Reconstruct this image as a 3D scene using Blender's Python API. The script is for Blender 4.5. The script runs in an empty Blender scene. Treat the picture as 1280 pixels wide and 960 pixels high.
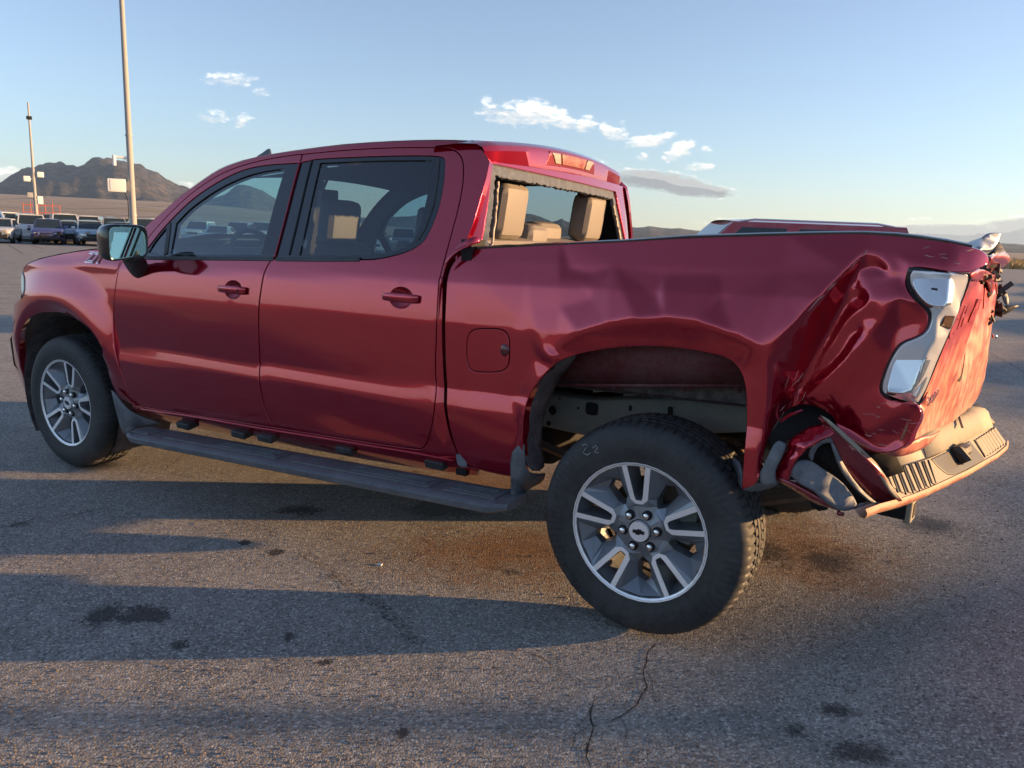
import bpy, bmesh, math, random
import numpy as np
from mathutils import Vector, Matrix, noise
from mathutils.geometry import delaunay_2d_cdt
random.seed(7); np.random.seed(7)
D = bpy.data; SC = bpy.context.scene; COL = SC.collection
R_ = math.radians

# ------------------------------------------------------------------ camera
CC = np.array([4.6931, -3.6254, 1.5240]); FPX = 972.56
_psi, _th, _ro = .52630, .18904, .03763
_F = np.array([-math.sin(_psi)*math.cos(_th), math.cos(_psi)*math.cos(_th), -math.sin(_th)])
_r0 = np.array([math.cos(_psi), math.sin(_psi), 0]); _u0 = np.cross(_r0, _F)
_R = math.cos(_ro)*_r0+math.sin(_ro)*_u0; _U = np.cross(_R, _F)
cam = D.objects.new('camera', D.cameras.new('camera')); COL.objects.link(cam)
cam.matrix_world = Matrix([[_R[i], _U[i], -_F[i], CC[i]] for i in range(3)]+[[0, 0, 0, 1]])
cam.data.sensor_width = 36; cam.data.lens = FPX/1280*36; cam.data.clip_start = .05; cam.data.clip_end = 60000
SC.camera = cam
SC.render.resolution_x = 1024; SC.render.resolution_y = 768

# ------------------------------------------------------------------ sun, sky, exposure
SUN_EL, SUN_AZ = 7.0, 57.3          # azimuth clockwise from +Y
sdir = Vector((math.sin(R_(SUN_AZ))*math.cos(R_(SUN_EL)), math.cos(R_(SUN_AZ))*math.cos(R_(SUN_EL)), math.sin(R_(SUN_EL))))
sl = D.lights.new('sun', 'SUN'); sl.energy = 5.0; sl.angle = R_(.53); sl.color = (1, .59, .26)
so = D.objects.new('sun', sl); COL.objects.link(so); so.rotation_euler = sdir.to_track_quat('Z', 'Y').to_euler()
SC.view_settings.view_transform = 'Standard'; SC.view_settings.look = 'None'
SC.view_settings.exposure = 1.5; SC.view_settings.gamma = 1

def px_dir(px, py):
    return _F+_R*(px-640)/FPX+_U*(480-py)/FPX
def azel(px, py):
    d = px_dir(px, py); return math.atan2(d[0], d[1]), math.atan2(d[2], math.hypot(d[0], d[1]))

w = D.worlds.new('World'); SC.world = w; w.use_nodes = True
nt = w.node_tree; nt.nodes.clear()
def N(t, **k):
    n = nt.nodes.new(t)
    for a, b in k.items(): setattr(n, a, b)
    return n
def mth(op, a, b=None, c=None, clamp=False):
    n = N('ShaderNodeMath', operation=op, use_clamp=clamp)
    for i, v in enumerate((a, b, c)):
        if v is None: continue
        if isinstance(v, (int, float)): n.inputs[i].default_value = v
        else: nt.links.new(v, n.inputs[i])
    return n.outputs[0]
sky = N('ShaderNodeTexSky', sky_type='NISHITA', sun_disc=False)
sky.sun_elevation = R_(SUN_EL); sky.sun_rotation = R_(SUN_AZ); sky.air_density = 1.0; sky.dust_density = .22; sky.ozone_density = 2.4; sky.altitude = 600
geo = N('ShaderNodeTexCoord'); sep = N('ShaderNodeSeparateXYZ'); nt.links.new(geo.outputs['Generated'], sep.inputs[0])
az = mth('ARCTAN2', sep.outputs[0], sep.outputs[1]); el = mth('ARCSINE', sep.outputs[2])
cmb = N('ShaderNodeCombineXYZ'); nt.links.new(mth('MULTIPLY', az, 1.0), cmb.inputs[0]); nt.links.new(mth('MULTIPLY', el, 2.2), cmb.inputs[1])
nz = N('ShaderNodeTexNoise'); nz.inputs['Scale'].default_value = 62; nz.inputs['Detail'].default_value = 6; nz.inputs['Roughness'].default_value = .6
nt.links.new(cmb.outputs[0], nz.inputs['Vector'])
# (px, py, half width px, half height px, tilt, density)
CL = [(287, 99, 28, 8, 0, .62), (327, 114, 9, 5, 0, .5), (265, 146, 18, 7, 0, .55), (304, 151, 12, 7, 0, .6), (610, 133, 9, 11, 0, .6),
      (640, 142, 40, 12, .1, .8), (672, 141, 34, 14, .15, 1.1), (705, 152, 30, 8, .12, .9), (731, 155, 14, 9, 0, 1.1), (766, 165, 18, 9, .15, 1.0), (775, 158, 8, 6, 0, .6), (812, 176, 28, 7, -.12, 1.0),
      (836, 172, 10, 6, 0, .5), (850, 187, 19, 11, -.35, 1.1), (804, 196, 7, 5, 0, .7), (873, 208, 20, 4, .05, .8), (880, 188, 8, 4, 0, .5),
      (822, 226, 62, 11, .1, 1.9, 1), (866, 237, 50, 8, .08, 1.9, 1), (740, 206, 30, 6, .1, .5), (237, 232, 16, 5, .3, .8), (8, 218, 22, 9, 0, .9), (920, 277, 50, 4, 0, .7),
      (1200, 295, 130, 13, .03, 2.2, 1), (1300, 285, 90, 12, 0, 2.0, 1), (1110, 292, 50, 5, 0, 1.4, 1), (1275, 272, 16, 3, 0, .9), (1150, 275, 20, 3, 0, .5), (1400, 250, 120, 14, 0, 1), (-200, 160, 90, 18, 0, .9)]
dens = None; hts = None; gry = None
for _c in CL:
    px, py, hw, hh, tl, dn = _c[:6]
    a0, e0 = azel(px, py); a1, e1 = azel(px+hw, py); a2, e2 = azel(px, py-hh)
    sa = math.hypot(a1-a0, e1-e0); se = abs(e2-e0)
    da = mth('SUBTRACT', az, a0); de = mth('SUBTRACT', el, e0)
    k = (e1-e0)/max(1e-6, (a1-a0))-tl      # the horizon leans in the frame
    de = mth('SUBTRACT', de, mth('MULTIPLY', da, k))
    q = mth('ADD', mth('POWER', mth('ABSOLUTE', mth('DIVIDE', da, sa*1.2)), 2.0), mth('POWER', mth('ABSOLUTE', mth('DIVIDE', de, se*1.35)), 2.0))
    v = mth('MULTIPLY', mth('SUBTRACT', 1.0, q), dn)
    hv = mth('MULTIPLY', mth('MAXIMUM', v, 0.0), mth('DIVIDE', de, se))
    if len(_c) > 6: gry = mth('MULTIPLY', v, 1.3, clamp=True) if gry is None else mth('MAXIMUM', gry, mth('MULTIPLY', v, 1.3, clamp=True))
    dens = v if dens is None else mth('MAXIMUM', dens, v); hts = hv if hts is None else mth('ADD', hts, hv)
dd = mth('ADD', dens, mth('MULTIPLY', mth('SUBTRACT', nz.outputs['Fac'], .5), 3.4))
mr = N('ShaderNodeMapRange', interpolation_type='SMOOTHSTEP'); nt.links.new(dd, mr.inputs[0]); mr.inputs[1].default_value = -.05; mr.inputs[2].default_value = 1.5
inside = mth('MULTIPLY', mth('ADD', dens, .45), 2.2, clamp=True)
alpha = mth('MULTIPLY', mr.outputs[0], inside)
lit = N('ShaderNodeMapRange', interpolation_type='SMOOTHSTEP'); nt.links.new(mth('ADD', hts, mth('MULTIPLY', mth('SUBTRACT', nz.outputs['Fac'], .5), 1.6)), lit.inputs[0]); lit.inputs[1].default_value = -.35; lit.inputs[2].default_value = .35
ccol = N('ShaderNodeMixRGB'); nt.links.new(mth('SUBTRACT', mth('MAXIMUM', lit.outputs[0], .5), mth('MULTIPLY', gry, .85), clamp=True), ccol.inputs[0]); ccol.inputs[1].default_value = (1.25, 1.32, 1.5, 1); ccol.inputs[2].default_value = (7.6, 7.1, 6.3, 1)
smix = N('ShaderNodeMixRGB'); nt.links.new(mth('MULTIPLY', alpha, .93), smix.inputs[0]); tint = N('ShaderNodeMixRGB', blend_type='MULTIPLY'); tint.inputs[0].default_value = 1; tint.inputs[2].default_value = (.97, 1.0, 1.12, 1); hs = N('ShaderNodeHueSaturation'); hs.inputs['Saturation'].default_value = .76; nt.links.new(sky.outputs[0], hs.inputs['Color']); nt.links.new(hs.outputs[0], tint.inputs[1]); nt.links.new(tint.outputs[0], smix.inputs[1]); nt.links.new(ccol.outputs[0], smix.inputs[2])
bg = N('ShaderNodeBackground'); nt.links.new(smix.outputs[0], bg.inputs[0]); bg.inputs[1].default_value = .099
wo = N('ShaderNodeOutputWorld'); nt.links.new(bg.outputs[0], wo.inputs[0])

# ------------------------------------------------------------------ pixel -> world helpers (each trace gets its real distance)
def P(px, py, y=None, x=None, z=None):
    d = px_dir(px, py)
    if y is not None: t = (y-CC[1])/d[1]
    elif x is not None: t = (x-CC[0])/d[0]
    else: t = (z-CC[2])/d[2]
    return CC+d*t
def Ppl(px, py, a, n):
    d = px_dir(px, py); t = np.dot(a-CC, n)/np.dot(d, n); return CC+d*t
def S(px, py, f):
    y = -.98
    for _ in range(16):
        p = P(px, py, y=y); y = .6*y+.4*float(f(p[0], p[2]))
    p = P(px, py, y=y); return (p[0], p[2])
def SP(lst, f): return [S(a, b, f) for a, b in lst]
def ground_z(x, y):
    z = .012*7*math.tanh(x/7.)
    b = 2.28*math.exp(-((x-20.5-.03*y)/2.2)**2)                      # unseen earth berm, added east of the lot to shade the ground
    b *= 1/(1+math.exp(min(50,(y-70)/5)))*1/(1+math.exp(min(50,(-y-22)/3))); z += b*(1+.05*math.sin(y*.8)+.03*math.sin(y*2.1+1))
    r = math.hypot(x, y)
    if r > 150:
        k = max(0., min(1., (math.atan2(x, y)+.94)/.34)); k = 1-.93*k*k*(3-2*k)   # the fan rises towards the big mountain, less to the east
        z += (min(r, 2700)-150)**1.25*.0035*k
    return z

# ------------------------------------------------------------------ materials
def mat(name, col, rough=.5, metal=0, coat=0, **k):
    m = D.materials.new(name); m.use_nodes = True; b = m.node_tree.nodes['Principled BSDF']
    b.inputs['Base Color'].default_value = (*col, 1); b.inputs['Roughness'].default_value = rough; b.inputs['Metallic'].default_value = metal
    b.inputs['Coat Weight'].default_value = coat; b.inputs['Coat Roughness'].default_value = k.get('cr', .03)
    if 'ior' in k: b.inputs['Coat IOR'].default_value = k['ior']
    if 'spec' in k: b.inputs['Specular IOR Level'].default_value = k['spec']
    return m
class NB:
    def __init__(s, m): s.m = m; s.t = m.node_tree; s.b = s.t.nodes['Principled BSDF']
    def n(s, t, **k):
        n = s.t.nodes.new(t)
        for a, b in k.items():
            if a in ('Scale', 'Detail', 'Roughness', 'Distortion', 'Lacunarity', 'Randomness', 'W'): n.inputs[a].default_value = b
            else: setattr(n, a, b)
        return n
    def l(s, a, b): s.t.links.new(a, b)
    def mth(s, op, a, b=None, c=None, clamp=False):
        n = s.n('ShaderNodeMath', operation=op, use_clamp=clamp)
        for i, v in enumerate((a, b, c)):
            if v is None: continue
            if isinstance(v, (int, float)): n.inputs[i].default_value = v
            else: s.l(v, n.inputs[i])
        return n.outputs[0]
    def coord(s, scale=(1, 1, 1), src='Object'):
        c = s.n('ShaderNodeTexCoord'); mp = s.n('ShaderNodeMapping'); mp.inputs['Scale'].default_value = scale
        s.l(c.outputs[src], mp.inputs[0]); return mp.outputs[0]
    def noise(s, v, scale, detail=4, rough=.6, dist=0):
        n = s.n('ShaderNodeTexNoise', Scale=scale, Detail=detail, Roughness=rough, Distortion=dist); s.l(v, n.inputs['Vector']); return n.outputs['Fac']
    def ramp(s, v, a, b, lo=0., hi=1., smooth=True):
        n = s.n('ShaderNodeMapRange', interpolation_type='SMOOTHSTEP' if smooth else 'LINEAR'); s.l(v, n.inputs[0])
        n.inputs[1].default_value = a; n.inputs[2].default_value = b; n.inputs[3].default_value = lo; n.inputs[4].default_value = hi; return n.outputs[0]
    def mix(s, f, a, b, mode='MIX'):
        n = s.n('ShaderNodeMixRGB', blend_type=mode)
        for i, v in enumerate((f, a, b)):
            if isinstance(v, (int, float)): n.inputs[i].default_value = v
            elif isinstance(v, tuple): n.inputs[i].default_value = (*v, 1)
            else: s.l(v, n.inputs[i])
        return n.outputs[0]
    def bump(s, h, strength, dist, prev=None):
        n = s.n('ShaderNodeBump'); n.inputs['Strength'].default_value = strength; n.inputs['Distance'].default_value = dist; s.l(h, n.inputs['Height'])
        if prev: s.l(prev, n.inputs['Normal'])
        return n.outputs[0]

def paint_mat(name, col, dust_c, dusty=0.):
    m = mat(name, col, .14, .72, 1.0, cr=.005, ior=1.68); g = NB(m); v = g.coord()
    fl = g.noise(v, 900, 1); 
    big = g.noise(v, 2.2, 5, .65)
    c = g.mix(g.ramp(fl, .4, .62), col, tuple(min(1, x*1.25) for x in col))
    sp = g.n('ShaderNodeSeparateXYZ'); cc = g.n('ShaderNodeTexCoord'); g.l(cc.outputs['Object'], sp.inputs[0])
    low = g.ramp(sp.outputs[2], .95, .42)                            # road grime low on the panels
    gr = g.mth('MULTIPLY', low, g.ramp(big, .3, .75)); gr = g.mth('MULTIPLY', gr, .12+dusty, clamp=True)
    if dusty: gr = g.mth('MAXIMUM', gr, g.ramp(big, .25, .7, dusty*.5, dusty))
    sm = g.noise(g.coord((1, 1, 4)), 14, 6, .7); gr = g.mth('ADD', gr, g.ramp(sm, .62, .8, 0, .05), clamp=True)
    g.l(g.mix(gr, c, dust_c), g.b.inputs['Base Color'])
    g.l(g.mth('MULTIPLY_ADD', gr, .6, .14), g.b.inputs['Roughness']); g.l(g.mth('MULTIPLY_ADD', gr, -.7, .72, clamp=True), g.b.inputs['Metallic'])
    g.l(g.mth('MULTIPLY_ADD', gr, .35, g.ramp(sm, .3, .8, .004, .02)), g.b.inputs['Coat Roughness'])
    g.l(g.mth('MULTIPLY_ADD', gr, -.8, 1.0, clamp=True), g.b.inputs['Coat Weight'])
    op = g.noise(v, 260, 2); g.l(g.bump(op, .03, .0006), g.b.inputs['Coat Normal'])
    return m
PAINT = paint_mat('red_paint', (.40, .0008, .022), (.08, .018, .025))
PAINT_D = paint_mat('red_paint_dusty', (.28, .010, .026), (.15, .075, .07), .30)
def dusty(name, col, rough, amt, dcol=(.26, .23, .2), metal=0, bump=0, scale=9):
    m = mat(name, col, rough, metal); g = NB(m); v = g.coord(); a = g.noise(v, scale, 6, .65); b = g.noise(v, scale*9, 3, .6)
    f = g.mth('MULTIPLY', g.ramp(g.mth('MULTIPLY_ADD', b, .4, g.mth('MULTIPLY', a, .7)), .38, .75), amt)
    g.l(g.mix(f, col, dcol), g.b.inputs['Base Color']); g.l(g.mth('MULTIPLY_ADD', f, .4, rough, clamp=True), g.b.inputs['Roughness'])
    if bump: g.l(g.bump(g.noise(v, 350, 2), bump, .002), g.b.inputs['Normal'])
    return m
BLACKGLOSS = mat('gloss_black', (.012, .013, .015), .12, 0, .5)
TRIMBLK = dusty('black_trim', (.018, .019, .021), .45, .35, (.16, .155, .15))
RUBBER = dusty('tyre_rubber', (.022, .023, .025), .55, .55, (.085, .083, .082), bump=.12, scale=5)
PLASTIC = dusty('textured_grey_plastic', (.11, .125, .15), .5, .5, (.30, .29, .28), bump=.5)
BOARD = dusty('running_board_black', (.085, .095, .11), .38, .6, (.22, .22, .22), bump=.4)
PAD = dusty('bumper_pad', (.30, .27, .22), .7, .9, (.50, .43, .32), bump=.6)
CHROME = mat('chrome', (.85, .84, .82), .09, 1)
SATIN = mat('machined_alloy', (.95, .95, .96), .36, .45)
ALLOY = dusty('painted_alloy', (.24, .26, .29), .33, .3, (.24, .22, .2), metal=.6, scale=14)
FRAME = dusty('chassis_steel', (.20, .23, .22), .6, .8, (.34, .33, .29), metal=.2, bump=.3)
RUSTY = dusty('rusty_steel', (.10, .075, .06), .7, .8, (.22, .15, .09), metal=.2, bump=.5, scale=20)
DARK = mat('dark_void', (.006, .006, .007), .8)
LINER = dusty('liner_felt', (.06, .055, .06), .9, .8, (.20, .17, .17), bump=.6, scale=14)
INT = mat('interior_dark', (.03, .032, .036), .7)
HEADL = mat('headliner', (.05, .05, .052), .95)
BEIGE = dusty('beige_leather', (.20, .175, .155), .55, .3, (.26, .235, .21), bump=.25)
GREYB = dusty('seat_side_dark', (.04, .038, .038), .7, .3)
BRAKE = mat('brake_disc', (.3, .28, .26), .4, .9)
REDLENS = mat('red_lens', (.5, .01, .01), .15, 0, .6)
WHITELENS = mat('white_lens', (.42, .40, .38), .2, 0, .6)
GASKET = dusty('urethane_gasket', (.085, .10, .135), .8, .9, (.16, .18, .22), bump=.8, scale=30)
def glass_mat(name, tint, refl=1.5, rc=(1, 1, 1)):
    m = D.materials.new(name); m.use_nodes = True; t = m.node_tree; t.nodes.clear()
    o = t.nodes.new('ShaderNodeOutputMaterial'); mx = t.nodes.new('ShaderNodeMixShader'); tr = t.nodes.new('ShaderNodeBsdfTransparent'); gl = t.nodes.new('ShaderNodeBsdfGlossy')
    fr = t.nodes.new('ShaderNodeFresnel'); fr.inputs[0].default_value = refl; tr.inputs[0].default_value = (*tint, 1); gl.inputs[0].default_value = (*rc, 1); gl.inputs['Roughness'].default_value = .01
    geo = t.nodes.new('ShaderNodeNewGeometry'); ior = t.nodes.new('ShaderNodeMix'); 
    t.links.new(fr.outputs[0], mx.inputs[0]); t.links.new(tr.outputs[0], mx.inputs[1]); t.links.new(gl.outputs[0], mx.inputs[2]); t.links.new(mx.outputs[0], o.inputs[0])
    t.nodes.remove(ior); mr_ = t.nodes.new('ShaderNodeMapRange'); mr_.inputs[3].default_value = refl; mr_.inputs[4].default_value = 1/refl
    t.links.new(geo.outputs['Backfacing'], mr_.inputs[0]); t.links.new(mr_.outputs[0], fr.inputs[0])
    return m
GLASS_F = glass_mat('front_side_glass', (.36, .62, .72), 1.95)
GLASS_R = glass_mat('tinted_rear_glass', (.36, .47, .55), 1.75)
GLASS_W = glass_mat('windshield_glass', (.75, .86, .8), 1.5)
MIRROR = mat('mirror_glass', (.42, .60, .52), .01, 1)

# ------------------------------------------------------------------ object helpers
def setp(o, label=None, cat=None, group=None, kind=None):
    if label: o['label'] = label
    if cat: o['category'] = cat
    if group: o['group'] = group
    if kind: o['kind'] = kind
    return o
def empty(name, loc, label, cat, group=None, rz=0):
    o = D.objects.new(name, None); COL.objects.link(o); o.location = loc; o.rotation_euler.z = rz; o.empty_display_size = .3
    return setp(o, label, cat, group)
def link(name, me, m, parent=None, smooth=True):
    o = D.objects.new(name, me); COL.objects.link(o)
    if m is not None and not me.materials: me.materials.append(m)
    if smooth:
        for p in me.polygons: p.use_smooth = True
    if parent: o.parent = parent
    return o
def mesh(name, V, Fc, m, parent=None, smooth=True, normals=None, sharp=None):
    me = D.meshes.new(name); me.from_pydata([tuple(map(float, v)) for v in V], [], [list(map(int, f)) for f in Fc]); me.update()
    o = link(name, me, m, parent, smooth)
    if normals is not None: me.normals_split_custom_set_from_vertices([tuple(map(float, n)) for n in normals])
    elif sharp is not None and smooth: autosmooth(me, sharp)
    return o
def autosmooth(me, deg):
    bm = bmesh.new(); bm.from_mesh(me); c = math.radians(deg)
    for e in bm.edges:
        if len(e.link_faces) == 2 and e.calc_face_angle(0) > c: e.smooth = False
    bm.to_mesh(me); bm.free()
def from_bm(name, bm, m, parent=None, smooth=True, sharp=35):
    me = D.meshes.new(name); bm.to_mesh(me); bm.free(); o = link(name, me, m, parent, smooth)
    if smooth: autosmooth(me, sharp)
    return o
def bm_box(bm, c, s, M=None, bev=0):
    r = bmesh.ops.create_cube(bm, size=1); vs = r['verts']
    for v in vs: v.co = Vector((v.co.x*s[0], v.co.y*s[1], v.co.z*s[2]))
    if bev:
        es = list({e for v in vs for e in v.link_edges}); rr = bmesh.ops.bevel(bm, geom=es, offset=bev, segments=3, affect='EDGES', profile=.6)
        vs = list({v for f in rr['faces'] for v in f.verts} | {v for v in vs if v.is_valid})
    for v in vs:
        v.co = (M @ v.co if M else v.co)+Vector(c)
    return vs
def box(name, c, s, m, parent=None, rot=None, bev=.0):
    bm = bmesh.new(); bm_box(bm, c, s, rot, bev); return from_bm(name, bm, m, parent)
def tube_bm(bm, pts, r, n=8, cap=True):
    pts = [Vector(p) for p in pts]; rings = []
    for i, p in enumerate(pts):
        d = (pts[min(i+1, len(pts)-1)]-pts[max(i-1, 0)]).normalized(); a = Vector((0, 0, 1)) if abs(d.z) < .9 else Vector((1, 0, 0))
        e1 = d.cross(a).normalized(); e2 = d.cross(e1); rr = r[i] if isinstance(r, (list, tuple)) else r
        rings.append([bm.verts.new(p+e1*math.cos(2*math.pi*k/n)*rr+e2*math.sin(2*math.pi*k/n)*rr) for k in range(n)])
    for a, b in zip(rings, rings[1:]):
        for k in range(n): bm.faces.new((a[k], a[(k+1) % n], b[(k+1) % n], b[k]))
    if cap: bm.faces.new(rings[0][::-1]); bm.faces.new(rings[-1])
def tube(name, pts, r, m, parent=None, n=8):
    bm = bmesh.new(); tube_bm(bm, pts, r, n); bmesh.ops.recalc_face_normals(bm, faces=bm.faces); return from_bm(name, bm, m, parent)
def grid_mesh(name, G, m, parent=None, closed=False, sharp=None, flip=False):
    nr, ncl = len(G), len(G[0]); V = [p for r in G for p in r]; Fc = []
    for i in range(nr-1):
        for j in range(ncl-(0 if closed else 1)):
            a, b = i*ncl+j, i*ncl+(j+1) % ncl; c, d = (i+1)*ncl+(j+1) % ncl, (i+1)*ncl+j
            Fc.append((a, b, c, d) if not flip else (d, c, b, a))
    return mesh(name, V, Fc, m, parent, sharp=sharp)

def inside(pts, poly):
    pts = np.asarray(pts, float); x, y = pts[:, 0], pts[:, 1]; r = np.zeros(len(pts), bool); n = len(poly)
    for i in range(n):
        x1, y1 = poly[i]; x2, y2 = poly[(i+1) % n]
        if y1 == y2: continue
        c = ((y1 > y) != (y2 > y)) & (x < (x2-x1)*(y-y1)/(y2-y1)+x1); r ^= c
    return r
def area(p): return .5*sum(p[i][0]*p[(i+1) % len(p)][1]-p[(i+1) % len(p)][0]*p[i][1] for i in range(len(p)))
def chaikin(p, it=2, ang=40):
    p = [np.array(q, float) for q in p]
    for _ in range(it):
        o = []; n = len(p)
        for i in range(n):
            a, b, c = p[i-1], p[i], p[(i+1) % n]; u = b-a; v = c-b
            t = abs(math.degrees(math.atan2(u[0]*v[1]-u[1]*v[0], u@v)))
            if t > ang or t < 1: o.append(b)
            else: o += [b*.75+a*.25, b*.75+c*.25]
        p = o
    return p
def resample(p, step):
    o = []
    for i in range(len(p)):
        a, b = np.array(p[i], float), np.array(p[(i+1) % len(p)], float); L = np.linalg.norm(b-a)
        if L < step*.12: o.append(a); continue
        k = max(1, int(math.ceil(L/step))); o += [a+(b-a)*j/k for j in range(k)]
    # drop doubles
    r = [o[0]]
    for q in o[1:]:
        if np.linalg.norm(q-r[-1]) > step*.1: r.append(q)
    if np.linalg.norm(r[0]-r[-1]) < step*.1: r.pop()
    return r
def inset(p, d):
    n = len(p); o = []
    for i in range(n):
        a, b, c = p[i-1], p[i], p[(i+1) % n]; u = (b-a)/max(1e-9, np.linalg.norm(b-a)); v = (c-b)/max(1e-9, np.linalg.norm(c-b))
        n1 = np.array([-u[1], u[0]]); n2 = np.array([-v[1], v[0]]); m_ = n1+n2; L = m_@m_
        m_ = m_/max(L/2, .5) if L > 1e-6 else n1
        o.append(b+m_*d)          # CCW: left normal points inside
    return o
def panel(name, poly, F, m, parent, holes=(), step=.03, gap=.0, rnd=.003, flange=.02, smooth_it=2, mirror=False, ang=40, rin=None):
    rin = rnd if rin is None else rin
    """A sheet-metal panel: outline in (u,v), surface F(u,v), rolled edges and a returned flange."""
    def prep(p, hole):
        p = chaikin(p, smooth_it, ang)
        if area(p) < 0: p = p[::-1]
        p = resample(p, step)
        if gap: p = inset(p, -gap if hole else gap)
        return p
    rings = [prep(poly, False)]+[prep(h, True) for h in holes]
    ins = [inset(r, rin if i == 0 else -rin) for i, r in enumerate(rings)]
    o = ins[0]; xs = [q[0] for q in o]; ys = [q[1] for q in o]
    gx = np.arange(min(xs)+step*.5, max(xs), step); gy = np.arange(min(ys)+step*.5, max(ys), step)
    gp = np.array([(a, b) for a in gx for b in gy]) if len(gx) and len(gy) else np.zeros((0, 2))
    if len(gp):
        k = inside(gp, o)
        for h in ins[1:]: k &= ~inside(gp, h)
        gp = gp[k]
        allb = np.array([q for r in ins for q in r])
        if len(gp):
            dmin = np.array([np.min((allb[:, 0]-g[0])**2+(allb[:, 1]-g[1])**2) for g in gp]); gp = gp[dmin > (step*.45)**2]
    pts = []; edges = []
    for r in ins:
        s0 = len(pts); pts += [Vector(q) for q in r]; edges += [(s0+i, s0+(i+1) % len(r)) for i in range(len(r))]
    pts += [Vector(q) for q in gp]
    vo, eo, fo, ov, _, _ = delaunay_2d_cdt(pts, edges, [], 0, 1e-7)
    V2 = np.array([(q.x, q.y) for q in vo]); cen = np.array([V2[list(f)].mean(0) for f in fo])
    k = inside(cen, [tuple(q) for q in o])
    for h in ins[1:]: k &= ~inside(cen, [tuple(q) for q in h])
    fo = [list(f) for f, kk in zip(fo, k) if kk]
    e = step*.12
    def nrm(u, v):
        p0 = np.array(F(u-e, v)); p1 = np.array(F(u+e, v)); q0 = np.array(F(u, v-e)); q1 = np.array(F(u, v+e))
        n_ = np.cross(p1-p0, q1-q0); return n_/max(1e-12, np.linalg.norm(n_))
    V = []; NN = []; Fc = []
    for q in V2: V.append(np.array(F(q[0], q[1]))); NN.append(nrm(q[0], q[1]))
    for f in fo:
        a = V2[f]; s = (a[1][0]-a[0][0])*(a[2][1]-a[0][1])-(a[2][0]-a[0][0])*(a[1][1]-a[0][1])
        Fc.append(f if s > 0 else f[::-1])
    for ri, (r, ii) in enumerate(zip(rings, ins)):
        n = len(r); b0 = len(V)
        for lay in range(3):
            for i in range(n):
                if lay == 0:
                    q = ii[i]; p = np.array(F(q[0], q[1])); nn = nrm(q[0], q[1])
                else:
                    q = r[i]; nn0 = nrm(ii[i][0], ii[i][1]); p = np.array(F(q[0], q[1]))-nn0*(rnd if lay == 1 else flange)
                    p_in = np.array(F(ii[i][0], ii[i][1])); pe = np.array(F(q[0], q[1])); nn = pe-p_in; nn /= max(1e-9, np.linalg.norm(nn))
                V.append(p); NN.append(nn)
        for lay in range(2):
            for i in range(n):
                a, b = b0+lay*n+i, b0+lay*n+(i+1) % n; c, d = b+n, a+n
                Fc.append((a, d, c, b) if ri == 0 else (a, b, c, d))
    ob = mesh(name, V, Fc, m, parent, normals=NN)
    if mirror:
        V2_ = [(v[0], -v[1], v[2]) for v in V]; N2 = [(v[0], -v[1], v[2]) for v in NN]
        return ob, mesh(name, V2_, [list(f)[::-1] for f in Fc], m, parent, normals=N2)
    return ob

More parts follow.
